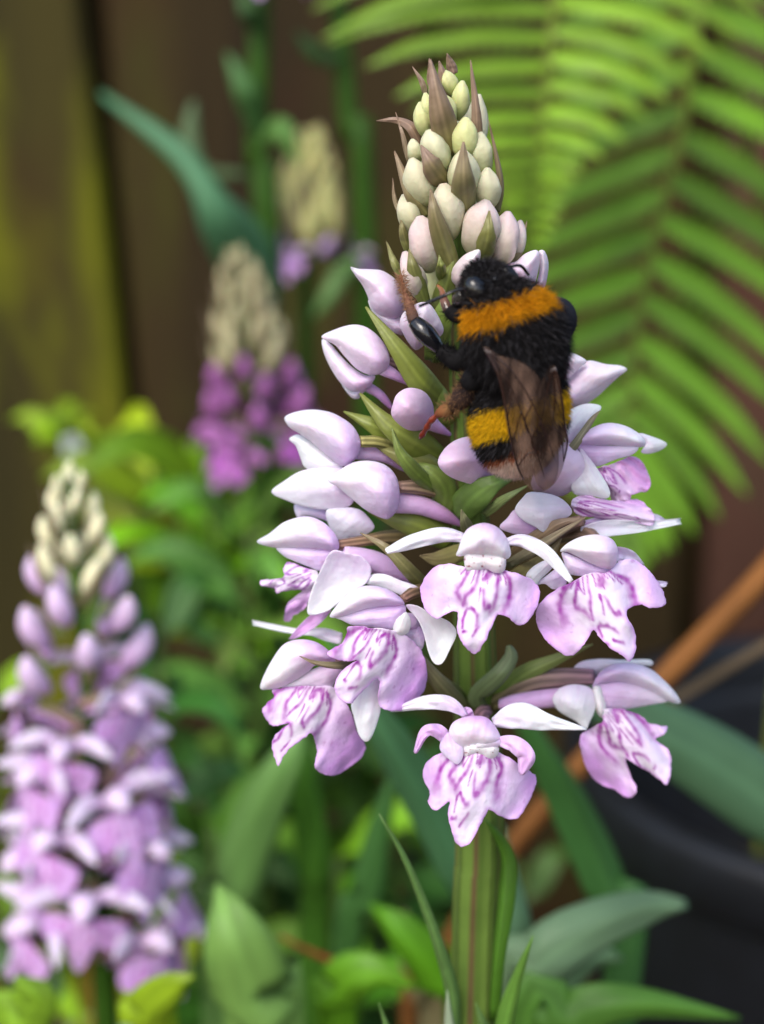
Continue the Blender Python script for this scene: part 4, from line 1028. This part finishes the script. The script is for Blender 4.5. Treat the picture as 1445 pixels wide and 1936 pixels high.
# ------------------------------------------------------------------ the other orchids (built once per colour, then copied flower by flower)
def down(p, dx=0.0):
    q = np.array(p, float); q[0] += dx; q[2] = GROUND - 3
    return q
LIPOUT = [(-.30, -.02), (-.57, -.06), (-.80, -.03), (-.98, .08), (-1.07, .23), (-1.03, .39), (-.96, .5), (-.8, .59), (-.66, .54), (-.47, .5), (-.43, .59), (-.45, .72), (-.37, .85), (-.25, .97), (-.15, 1.0), (-.04, .93), (.09, .75), (.21, .56), (.28, .54), (.42, .57), (.56, .66), (.71, .64), (.87, .49), (.95, .3), (.87, .16), (.61, .06), (.35, .01), (.02, -.07)]
def flower_meshes(c):
    W, K, base, mk = c['tip'], c['lip'], c['base'], c['mark']
    hc = hoodcol(3, base, W, vein=.15)
    out = {}
    out['flower'] = (to_mesh('flower', *loft([(0, 8, -4.5), (0, 4, -1.5), (0, 0, 0)], [.9, 1.3, .9], n=8, m=10, col=ovcol(2))), M_STEM)
    out['spur'] = (to_mesh('spur', *loft([(0, -.3, -.8), (0, 3, -2.2), (0, 6, -5)], [1.1, .9, .4], n=8, m=8, col=spurcol(1, base, K))), M_PETAL)
    out['hood'] = (to_mesh('hood', *loft([(0, .8, 0), (0, -2.2, 1.7), (0, -5.2, .8)], [q * 1.9 for q in BUDP], flat=.85, n=12, m=14, col=lambda t, a: hc(t, 1.0))), M_PETAL)
    for s in (-1, 1):
        out['sepal%d' % s] = (to_mesh('sepal', *blade([(s * .6, -.4, .2), (s * 4.2, -1.4, 2.3), (s * 9.2, -3.0, 1.2)], [.5, 1.2, 1.45, 1.2, .25], face=(0, -1, .5), cup=-.4, n=12, m=7, col=lambda t, q: hc(t, 1.0))), M_PETAL)
    o = smooth_outline(LIPOUT, 112)
    V2, F = fill(o, .1)
    ed = edge_dist(V2, o)
    C = lipcol(5, white=c['lw'], pink=K, mark=mk)(V2[:, 0], V2[:, 1], ed)
    X, Y = V2[:, 0], V2[:, 1]
    V = np.stack([X * 5.9, -3.2 - 1.6 * Y + 1.9 * X * X + .35 * np.array([nz(a * 3, b * 3, 1) for a, b in V2]), -.6 - 9.0 * Y], 1)
    out['lip'] = (to_mesh('lip', V, F, C), M_PETAL)
    bc = budcol(W, .25, 3)
    mixc = lambda t, a: lin(base) * (1 - t) + lin(W) * t
    out['bud'] = (to_mesh('bud', *loft([(0, 1, -2), (0, -2.2, .6), (0, -4.2, 4.2)], [q * 1.9 for q in BUDP], n=12, m=14, ridge=.04, col=mixc)), M_PETAL)
    out['small'] = (to_mesh('bud', *loft([(0, .5, -2), (0, -.9, 1), (0, -1.2, 4.4)], [q * 1.35 for q in BUDP], n=10, m=12, col=lambda t, a: lin(c['cream']) * (.75 + .25 * min(1, t * 2)))), M_BUD)
    out['bract'] = (to_mesh('bract', *blade([(0, 3, -5), (0, -2, -1.2), (0, -3.6, 5.5)], [.8, 1.4, 1.0, .1], face=(0, -1, .3), cup=-.4, n=10, m=5, col=bractcol((112, 126, 62), c.get('bract', (128, 110, 92)), 2, .5))), M_LEAF)
    return out
PALE = flower_meshes(dict(tip=(224, 204, 232), base=(200, 160, 210), lip=(206, 154, 222), lw=(224, 192, 234), mark=(176, 92, 184), cream=(232, 228, 190)))
DARK = flower_meshes(dict(bract=(110, 90, 80), tip=(172, 106, 172), base=(122, 58, 120), lip=(150, 76, 154), lw=(168, 98, 174), mark=(130, 30, 130), cream=(178, 172, 134)))
MIX = flower_meshes(dict(tip=(206, 178, 206), base=(160, 132, 211), lip=(180, 130, 186), lw=(206, 170, 208), mark=(150, 80, 211), cream=(196, 194, 130)))

def orchid_spike(label, path, r, nfl, nbud, nsmall, tm, size, rad, z_top_extra=0, seed=0, leaves=(), start=0.0, cuts=None, sizes=(1, 1, 1)):
    """path: 3D points from the ground to the tip; the last stretch (start..1 of the last two points) carries the flowers"""
    rr = random.Random(seed)
    o = thing('spotted_orchid', label, 'orchid', path[0], 'orchids behind the flower with the bee')
    b = np.array(o['_b'])
    part('stem', loft(path, r, n=30, m=10, col=lambda t, a: lin((46, 80, 16)) * (1 + .2 * nz(a, t * 9, seed))), M_STEM, o)
    for lf in leaves:
        part('leaf', blade(*lf[:2], n=16, m=7, col=lf[2], cup=-.4, wave=.5, thick=.3), M_FAR, o)
    A, B = np.array(path[-2]), np.array(path[-1])
    n = nfl + nbud + nsmall
    up = unit(B - A)
    for i in range(n):
        t = start + (1 - start) * (i / (n - 1)) ** 1.0
        if cuts:
            t = float(np.interp(i, [0, nfl, nfl + nbud, n - 1], [start, cuts[0], cuts[1], 1]))
        p = A + (B - A) * t
        a = math.radians(i * 137.5 + rr.uniform(-12, 12) + seed * 40)
        kind = 'f' if i < nfl else ('b' if i < nfl + nbud else 's')
        if kind == 'f':
            f = i / max(1, nfl - 1); R = rad * (1.0 - .25 * f); sc = size * (1.05 - .25 * f) * sizes[0]; pit = rr.uniform(-16, 22)
        elif kind == 'b':
            f = (i - nfl) / max(1, nbud); R = rad * (.68 - .22 * f); sc = size * (1.0 - .25 * f) * sizes[1]; pit = -10 - 10 * f
        else:
            f = (i - nfl - nbud) / max(1, nsmall); R = rad * (.42 - .37 * f ** 1.7); sc = size * (1.0 - .45 * f) * sizes[2]; pit = 0
        pos = p + np.array([math.cos(a), math.sin(a), 0]) * R
        M = Matrix.Translation(Vector((pos - b) * MM)) @ Matrix.Rotation(a + math.pi / 2, 4, 'Z') @ Matrix.Rotation(math.radians(pit), 4, 'X') @ Matrix.Rotation(math.radians(rr.uniform(-20, 20)), 4, 'Y') @ Matrix.Diagonal((sc * rr.uniform(.92, 1.08), sc, sc * rr.uniform(.92, 1.08), 1))
        if kind == 'f':
            fl = put('flower', *tm['flower'], o, M)
            for q in ('spur', 'hood', 'sepal-1', 'sepal1', 'lip'):
                put(q.rstrip('-1'), *tm[q], fl)
        else:
            put('bud', *tm['bud' if kind == 'b' else 'small'], o, M)
        if i % 2 == 0:
            put('bract', *tm['bract'], o, M @ Matrix.Translation((0, 0, -.001)))
    return o

def gcol(c, seed=0, v=.12):
    c = lin(c)
    def f(t, s):
        k = 1 + v * math.cos(s * 9) * .5 + .35 * nz(t * 4, s * 2, seed)
        return c * k * (1.25 if abs(s) < .12 else 1)
    return f

YA = 78
orchid_spike('pale lilac spotted orchid spike in full flower beside the leafy plants', [down(P(200, 1936, YA)), P(200, 1900, YA), P(132, 905, YA)], [2.4, 2.2, 2.0, 1.0, .5], 25, 11, 18, PALE, 1.08, 9.8, seed=1, start=.12, cuts=(.66, .83), sizes=(1, .95, .85))
YB = 210
orchid_spike('deep magenta orchid spike with pale buds at its tip', [down(P(505, 1300, YB)), P(500, 1100, YB), P(515, 960, YB), P(446, 478, YB)], [2.4, 2.2, 1.8, .6], 9, 15, 30, DARK, 1.0, 13, seed=3, start=.24, sizes=(.95, 1.05, 1.45))
YC = 245
orchid_spike('small half-open orchid spike with a few mauve flowers under cream buds', [down(P(575, 1100, YC)), P(578, 520, YC), P(588, 268, YC)], [2.2, 1.9, .6], 5, 6, 44, MIX, 1.0, 14.0, seed=5, start=.12, sizes=(.75, .8, 1.7))
# two tall neighbours whose flowers stand above the picture
def lf(pts, hw, c, y=None, seed=0):
    return ([P(*p) for p in pts], [h * S(pts[0][2]) for h in hw], gcol(c, seed))
orchid_spike('tall orchid with a long blue-green leaf, its flowers above the fern tips', [down(P(520, 1400, 231)), P(510, 600, 231), P(488, 300, 231), P(492, 40, 231), P(500, -40, 231), P(505, -330, 231)], [3.4, 3.2, 2.8, 2.4, 1.6, .8], 12, 8, 12, PALE, .9, 8, seed=7, start=.1,
    leaves=[lf([(505, 640, 224), (470, 500, 211), (410, 400, 204), (340, 290, 208), (190, 175, 217)], [20, 52, 48, 26, 20, 6], (74, 120, 84)), lf([(470, 330, 224), (385, 320, 221), (358, 260, 224), (366, 190, 227)], [6, 12, 17, 17, 6], (76, 96, 62)),
            lf([(488, 260, 228), (465, 175, 221), (430, 100, 224)], [10, 22, 18, 4], (70, 108, 58)), lf([(490, 270, 227), (530, 240, 217), (562, 310, 217)], [8, 20, 18, 4], (86, 126, 60)), lf([(492, 60, 227), (470, 20, 221), (450, -30, 224)], [10, 18, 14, 3], (64, 96, 54))])
orchid_spike('slim tall orchid stem rising beside the bright fern frond', [down(P(705, 1400, 244)), P(690, 480, 244), P(662, 250, 244), P(640, 0, 244), P(636, -60, 244), P(632, -340, 244)], [3.2, 3.0, 2.6, 2.3, 1.6, .8], 10, 8, 12, PALE, .9, 8, seed=8, start=.15,
    leaves=[lf([(692, 480, 240), (650, 510, 234), (620, 560, 232), (590, 600, 232)], [8, 16, 16, 4], (92, 128, 70)), lf([(648, 110, 240), (600, 100, 234), (560, 60, 234)], [8, 16, 14, 3], (60, 92, 46))])

# ------------------------------------------------------------------ fern fronds
def pinna(pts, hw, c, face, seed, n=34):
    """one fern leaflet with lobed margins"""
    pts = catmull(pts, n)
    T, Sd, N = frames(pts, face)
    V = []; C = []; F = []
    c = lin(c)
    for i in range(n):
        t = i / (n - 1)
        h = hw * min(1, .55 + 2.5 * t) * (1 - t ** 2.2) ** .8 + .02
        h *= (1.0 if i % 2 == 0 else .74)
        for s in (-1, -.5, 0, .5, 1):
            V.append(pts[i] + Sd[i] * s * h + T[i] * abs(s) * h * .35 - N[i] * (.22 * abs(s) * h) + N[i] * .3 * nz(t * 6, s, seed))
            C.append(c * (1 + .3 * nz(t * 5, s * 2, seed)) * (1.2 if s == 0 else 1))
    for i in range(n - 1):
        for j in range(4):
            F.append((i * 5 + j, (i + 1) * 5 + j, (i + 1) * 5 + j + 1, i * 5 + j + 1))
    return np.array(V), F, np.array(C)

def fern(label, rachis, items, hwf, col, base, face):
    o = thing('fern_frond', label, 'fern', base, 'fern fronds arching over the orchids')
    part('rachis', loft(rachis, [1.6, 1.3, 1.0, .8, .5, .3], n=60, m=8, col=blk((112, 128, 50))), M_STEM, o)
    for k, (pts, hw) in enumerate(items):
        part('pinna', pinna(pts, hw, np.array(col) * RNG.uniform(.88, 1.1), face, k * 1.3), M_FAR, o)
    return o
YF1 = 165
r1 = [(1050, -330), (1062, -150), (1048, 0), (1034, 150), (1022, 260), (1012, 360), (1000, 490)]
gp = np.array([P(1500, 968, 260)[0], 260, GROUND])
rach1 = [gp, gp + np.array([-4, -6, 150]), gp + np.array([-10, -25, 290]), P(1180, -620, 217), P(1050, -330, YF1 + 4)] + [P(a, b, YF1) for a, b in r1[1:]]
it = []
def side_item(x0, y0, L, ang0, droop, hwpx, yy, sgn, toward=6):
    """pinna path: starts sideways, droops towards the tip"""
    pts = []
    x, y = x0, y0
    for k in range(6):
        f = k / 5
        pts.append(P(x, y, yy - toward * math.sin(f * 1.4)))
        a = math.radians(ang0 + droop * f)
        x += sgn * L / 5 * math.cos(a); y += L / 5 * math.sin(a)
    return pts, hwpx * S(yy)
LY = [-260, -160, -60, 20, 80, 130, 180, 230, 280, 330, 380, 430, 480]
LL = [520, 520, 480, 425, 365, 300, 255, 195, 125, 85, 68, 54, 30]
RL = [470, 460, 420, 330, 300, 235, 215, 165, 110, 75, 62, 46, 26]
xr = lambda y: float(np.interp(y, [q[1] for q in r1], [q[0] for q in r1]))
y = -260.0
while y < 478:
    sp_ = float(np.interp(y, [-260, 150, 300, 480], [58, 50, 34, 16]))
    l = float(np.interp(y, LY, LL)); rL = float(np.interp(y, LY, RL))
    hw = float(np.interp(y, [-260, 100, 300, 480], [32, 31, 24, 12]))
    it.append(side_item(xr(y), y, l * RNG.uniform(.96, 1.04), -4 + RNG.uniform(-3, 3), 38, hw, YF1, -1))
    it.append(side_item(xr(y), y - sp_ * .3, rL * RNG.uniform(.96, 1.04), 2 + RNG.uniform(-3, 3), 46, hw, YF1, 1))
    y += sp_
fern('bright yellow-green fern frond hanging tip down behind the orchid buds', rach1, it, None, (112, 148, 38), gp, (-.1, -.75, .65))

YF2 = 215
r2 = [(1345, -60), (1292, 230), (1250, 400), (1215, 560), (1196, 700), (1186, 850), (1190, 980), (1205, 1090)]
gp2 = np.array([P(1750, 968, 300)[0], 300, GROUND])
rach2 = [gp2, gp2 + np.array([-6, -6, 140]), gp2 + np.array([-30, -30, 260]), P(1480, -360, 245)] + [P(a, b, YF2) for a, b in r2]
it = []
xr2 = lambda y: float(np.interp(y, [q[1] for q in r2], [q[0] for q in r2]))
y = -40.0
while y < 1080:
    sp_ = float(np.interp(y, [0, 600, 800, 1080], [82, 74, 52, 24]))
    l = float(np.interp(y, [0, 400, 600, 760, 900, 1080], [330, 300, 250, 190, 120, 30])); rL = float(np.interp(y, [0, 400, 650, 760, 860, 980, 1080], [420, 400, 370, 300, 215, 110, 30]))
    hw = float(np.interp(y, [0, 600, 900, 1080], [34, 34, 28, 13]))
    aL = float(np.interp(y, [0, 500, 800, 1080], [16, 20, 34, 60])); aR = float(np.interp(y, [0, 450, 700, 900, 1080], [20, 26, 38, 52, 75]))
    it.append(side_item(xr2(y), y, l, aL + RNG.uniform(-3, 3), 8, hw, YF2, -1, toward=3))
    it.append(side_item(xr2(y), y - sp_ * .4, rL, aR + RNG.uniform(-3, 3), 22, hw, YF2, 1, toward=3))
    y += sp_
fern('darker green fern frond with wide-spaced leaflets in front of the red-brown boards', rach2, it, None, (98, 140, 34), gp2, (0, -.8, .55))

# ------------------------------------------------------------------ leafy garden plants and strap leaves
def leafy(name, label, cat, x, y, top, n, L, c, seed, spread=1.0, wr=.36, bottom=None, group='leafy plants under the fence', flower=False):
    """upright plant with leaves all round: base on the soil, leaves from `bottom` to `top` (photo rows)"""
    rr = random.Random(seed)
    y = y * 1.28; L *= 1.35; c = np.array(c) * 1.1
    tp = P(x, top, y); bp = P(x, bottom or top + 700, y)
    base = down(tp)
    o = thing(name, label, cat, base, group)
    part('stem', loft([base, (base + tp) / 2 + np.array([rr.uniform(-4, 4), rr.uniform(-4, 4), 0]), tp], [1.6, 1.3, .8], n=16, m=7, col=blk((70, 88, 36))), M_STEM, o)
    sc = S(y)
    for i in range(n):
        f = i / max(1, n - 1)
        z = bp[2] + (tp[2] - bp[2]) * f
        a = math.radians(i * 137.5 + rr.uniform(-25, 25))
        l = L * sc * rr.uniform(.75, 1.2) * (1 - .25 * f)
        e = math.radians(rr.uniform(5, 50) if f < .85 else rr.uniform(30, 75))
        d = np.array([math.cos(a), math.sin(a) * .8, 0])
        p0 = np.array([tp[0], tp[1], z]); p1 = p0 + d * l * .25 * spread + np.array([0, 0, l * .25 * math.sin(e)])
        p2 = p1 + d * l * .45 * math.cos(e * .7) + np.array([0, 0, l * .4 * math.sin(e)]); p3 = p2 + d * l * .4 + np.array([0, 0, l * (.12 * math.sin(e) - rr.uniform(.1, .3))])
        up = unit(np.array([rr.uniform(-.4, .4), rr.uniform(-.9, -.1), .8]))
        cc = np.array(c) * rr.uniform(.72, 1.2) + np.array([rr.uniform(-8, 14), 0, 0])
        h = l * wr * .5
        part('leaf', blade([p0, p1, p2, p3], [h * .1, h * .35, h, h * .95, h * .55, h * .05], face=up, cup=.2, fold=.25, thick=.3, n=12, m=5, col=gcol(np.clip(cc, 10, 200), i), wave=.6, seed=i), M_FAR, o)
    if flower:
        p = P(137, 842, y - 14)
        pet = []
        for k in range(5):
            an = 2 * math.pi * k / 5
            d = np.array([math.cos(an), -.15, math.sin(an)])
            pet.append(blade([p, p + d * 1.8, p + d * 3], [.4, 1.3, 1.0, .2], face=(0, -1, 0), n=8, m=5, col=lambda t, s: lin((196, 204, 206))))
        part('flower', join(*pet), M_PETAL, o)
        part('flower_stalk', loft([np.array([tp[0], tp[1], p[2] - 14]), (p + tp) / 2 - np.array([0, 0, 8]), p], [.5, .5, .4], n=8, m=6, col=blk((90, 110, 50))), M_STEM, o)
    return o
YG, MG, DG, BG = (122, 150, 22), (74, 120, 30), (46, 84, 30), (70, 108, 66)
LP = [('lime green leafy shoot with one tiny white flower against the mossy board', 120, 215, 800, 12, 84, YG, 860, True), ('lime green leafy plant between the pale and the magenta orchid', 290, 190, 890, 16, 170, YG, 1200, False),
      ('broad leaved green plant under the magenta orchid', 395, 170, 880, 14, 210, (96, 146, 24), 1250, False), ('pale green leafy plant under the half-open orchid', 470, 150, 1000, 14, 200, (92, 134, 54), 1500, False),
      ('dark green leafy plant close behind the pale orchid spike', 300, 130, 1180, 18, 190, DG, 1800, False), ('dark green leafy plant low under the magenta orchid', 430, 165, 1180, 16, 200, DG, 1900, False),
      ('mid green leafy plant behind the lowest orchid flowers', 560, 190, 1180, 18, 200, MG, 2000, False), ('tall green leafy plant whose leaves overlap the pale orchid stem', 400, 110, 1560, 14, 220, MG, 2300, False),
      ('bright green leafy plant low between the pale orchid and the main orchid stem', 640, 130, 1620, 14, 210, (88, 140, 26), 2300, False), ('yellow-green leafy plant at the foot of the pale orchid', 270, 100, 1690, 12, 190, (116, 146, 22), 2300, False),
      ('lime leafy plant behind the pale orchid spike, rising past its lowest flowers', -20, 140, 1290, 18, 190, (108, 146, 26), 2100, False), ('deep green leafy plant beside the main orchid stem', 760, 170, 1480, 18, 210, DG, 2200, False),
      ('deep green leafy plant hidden behind the lilac flowers', 660, 210, 1050, 18, 190, DG, 1800, False), ('green leafy plant between the main stem and the black pot', 985, 150, 1640, 10, 190, (60, 104, 48), 2300, False),
      ('grey green leafy plant low beneath the pale orchid flowers', 90, 95, 1800, 9, 200, (84, 122, 80), 2300, False), ('shade leaved plant low against the fence boards', 520, 250, 1350, 18, 170, DG, 2000, False)]
for k, (lb, x, yd, top, n, L, c, bot, fl) in enumerate(LP):
    leafy('leafy_plant', lb, 'plant', x, yd, top, n, L, c, 20 + k, bottom=bot, flower=fl)

def strap(label, x, y, leaves, name='orchid_rosette', cat='leaves', group='young orchid plants without flowers'):
    b = down(P(x, 1936, y))
    o = thing(name, label, cat, b, group)
    part('crown', loft([b, b + np.array([0, 0, 14]), b + np.array([0, 0, 30])], [3, 3.4, 1.6], n=8, m=10, col=blk((96, 110, 60))), M_STEM, o)
    for k, (pts, hw, c) in enumerate(leaves):
        q = [b + np.array([0, 0, 10]), b * .55 + P(*pts[0]) * .45] + [P(*p) for p in pts]
        part('leaf', blade(q, [h * S(pts[0][2]) for h in ([18, 26] + hw)], n=26, m=9, col=gcol(c, k), cup=-.35, wave=.8, thick=.4, seed=k), M_FAR, o)
    return o
strap('blue-green strap leaved young orchid in front of the black pot', 1560, 75, [([(1700, 1750, 70), (1480, 1540, 66), (1300, 1415, 62), (1140, 1335, 58), (1040, 1310, 56)], [55, 72, 78, 60, 30, 4], (84, 120, 86))])
strap('strap leaved young orchid close behind the main flower stem', 900, 62, [([(960, 1850, 60), (880, 1660, 58), (800, 1500, 54), (720, 1370, 50), (620, 1200, 48)], [40, 46, 48, 44, 26, 4], (72, 116, 76)), ([(1180, 1850, 66), (1150, 1690, 68), (1080, 1530, 68), (1010, 1400, 66), (960, 1290, 66)], [36, 44, 46, 38, 22, 4], (60, 104, 50)), ([(1000, 2050, 44), (985, 1850, 42), (965, 1680, 40), (950, 1560, 40)], [42, 44, 40, 20, 4], (96, 134, 100))])
strap('young orchid with broad grey-green leaves arching beside the main stem', 950, 45, [([(930, 1990, 40), (1020, 1830, 36), (1130, 1755, 38), (1230, 1720, 42), (1300, 1712, 46)], [40, 60, 62, 50, 34, 12], (112, 142, 104)), ([(960, 2010, 60), (1040, 1830, 62), (1150, 1730, 66), (1240, 1705, 70)], [40, 52, 50, 34, 6], (86, 132, 52)), ([(980, 2040, 30), (1080, 1930, 28), (1200, 1900, 28), (1400, 1925, 30)], [40, 50, 50, 30, 4], (80, 124, 46)), ([(1000, 1960, 52), (1060, 1850, 54), (1120, 1810, 56), (1180, 1815, 58)], [30, 44, 44, 30, 4], (98, 128, 88))])
strap('tall strap leaved young orchid between the two orchid spikes', 480, 85, [([(420, 1850, 85), (445, 1680, 82), (490, 1540, 80), (545, 1430, 80), (580, 1350, 84)], [46, 52, 54, 44, 26, 4], (96, 136, 70)), ([(590, 1850, 95), (595, 1650, 92), (570, 1450, 90), (540, 1250, 92)], [30, 34, 34, 26, 4], (66, 112, 34)), ([(650, 1850, 88), (690, 1700, 86), (720, 1560, 86), (750, 1440, 88)], [28, 34, 32, 20, 4], (60, 102, 48))])
strap('young orchid with one wide pale leaf at the foot of the pale spike', 470, 50, [([(500, 2000, 50), (480, 1900, 46), (450, 1800, 44), (425, 1720, 46), (410, 1670, 50)], [80, 86, 84, 66, 36, 6], (116, 156, 76)), ([(300, 2010, 50), (270, 1930, 44), (320, 1870, 40), (368, 1845, 40)], [40, 54, 46, 26, 4], (136, 166, 32)), ([(20, 2060, 48), (40, 1940, 42), (70, 1890, 40), (30, 1850, 40)], [46, 56, 50, 34, 8], (118, 156, 40))])
strap('young orchid with bright green leaves behind the main orchid leaf', 760, 70, [([(880, 1990, 62), (830, 1850, 60), (760, 1760, 60), (700, 1710, 62)], [30, 48, 48, 30, 4], (84, 140, 24)), ([(640, 2000, 62), (640, 1880, 58), (700, 1840, 56), (790, 1870, 56)], [34, 50, 52, 34, 4], (92, 144, 28)), ([(820, 2010, 78), (800, 1870, 76), (770, 1770, 76), (765, 1720, 78)], [26, 34, 34, 20, 4], (128, 120, 84))])

# ------------------------------------------------------------------ dry stalks and the pot
def stalk(label, pts, hw, c, seed):
    q = [P(*p) for p in pts]
    q.append(down(q[-1] + (q[-1] - q[-2]) * .3))
    o = thing('dry_stalk', label, 'stalk', q[-1], None)
    part('cane', loft(q, [h * S(pts[0][2]) for h in hw], n=30, m=10, col=lambda t, a: lin(c) * (1 + .25 * nz(a, t * 14, seed)), bump=.08, seed=seed), M_WOOD_DRY, o)
    nd = catmull(q, 30)[9]
    part('node', loft([nd + unit(q[1] - q[0]) * d for d in (-.9, 0, .9)], [hw[0] * S(pts[0][2]) * f for f in (.9, 1.3, .9)], n=6, m=10, col=blk((92, 60, 30))), M_WOOD_DRY, o)
stalk('thick orange-brown dry stalk slanting past the black pot rim', [(1640, 850, 105), (1445, 1085, 98), (1260, 1275, 92), (1085, 1460, 86), (985, 1580, 84), (890, 1710, 84), (820, 1850, 84), (770, 2000, 84)], [24, 24, 23, 22, 21, 20, 19, 18, 18], (124, 80, 38), 1)
stalk('thin grey-brown dry stalk slanting over the black pot', [(1640, 1115, 112), (1445, 1222, 106), (1285, 1318, 100), (1150, 1405, 98), (1040, 1500, 96), (960, 1640, 96), (930, 1900, 96)], [12, 11, 11, 10, 9, 9, 9, 9], (104, 88, 66), 2)
stalk('thin rust coloured dry stem bending behind the main orchid leaf', [(530, 1770, 62), (600, 1805, 62), (680, 1832, 62), (800, 1855, 62), (900, 1930, 62), (940, 2060, 62)], [4, 7, 8, 8, 8, 9, 9], (128, 70, 32), 3)
stalk('rusty upright dry stem beside the pale orchid stem', [(140, 1700, 84), (160, 1800, 84), (182, 1940, 84)], [8, 9, 9, 9], (146, 84, 38), 4)

def pot():
    c = np.array([P(1900, 1500, 190)[0] - 24, 192.0, 0])
    rim = P(1400, 1200, 265)[2]
    o = thing('flower_pot', 'black plastic flower pot with rolled rim beside the fence', 'pot', (c[0], c[1], GROUND))
    m, _ = flat_mat('black_plastic', (15, 17, 21), (22, 25, 31), 120, rough=.5, bump=.15, dist=.001)
    b = np.array(o['_b'])
    def lathe(pr, n=72):
        V = []; F = []
        for r, z in pr:
            for k in range(n):
                a = 2 * math.pi * k / n
                V.append((c[0] + r * math.cos(a), c[1] + r * math.sin(a), z))
        for i in range(len(pr) - 1):
            for k in range(n):
                q = (k + 1) % n
                F.append((i * n + k, i * n + q, (i + 1) * n + q, (i + 1) * n + k))
        return np.array(V) - b, F
    H = rim
    put('wall', to_mesh('wall', *lathe([(50, GROUND + 1), (56, GROUND + 2), (72, H - 16), (72, H - 12), (70.5, H - 12), (69.5, H - 18), (52, GROUND + 6), (2, GROUND + 6)])), m, o)
    put('rim', to_mesh('rim', *lathe([(71.5, H - 16), (75, H - 15.5), (76.5, H - 14), (77, H - 3), (76, H - .5), (73.5, H), (71, H - 1), (70.2, H - 4), (70, H - 14)])), m, o)
    sm, _ = flat_mat('compost', (22, 17, 13), (44, 34, 26), 160, dist=.004)
    V, F = lathe([(69, H - 60), (50, H - 58), (30, H - 57), (12, H - 56), (1, H - 56)])
    V = V + np.stack([0 * V[:, 0], 0 * V[:, 0], np.array([1.5 * nz(v[0] * .2, v[1] * .2, 0) for v in V])], 1)
    put('compost', to_mesh('compost', V, F), sm, o)
pot()
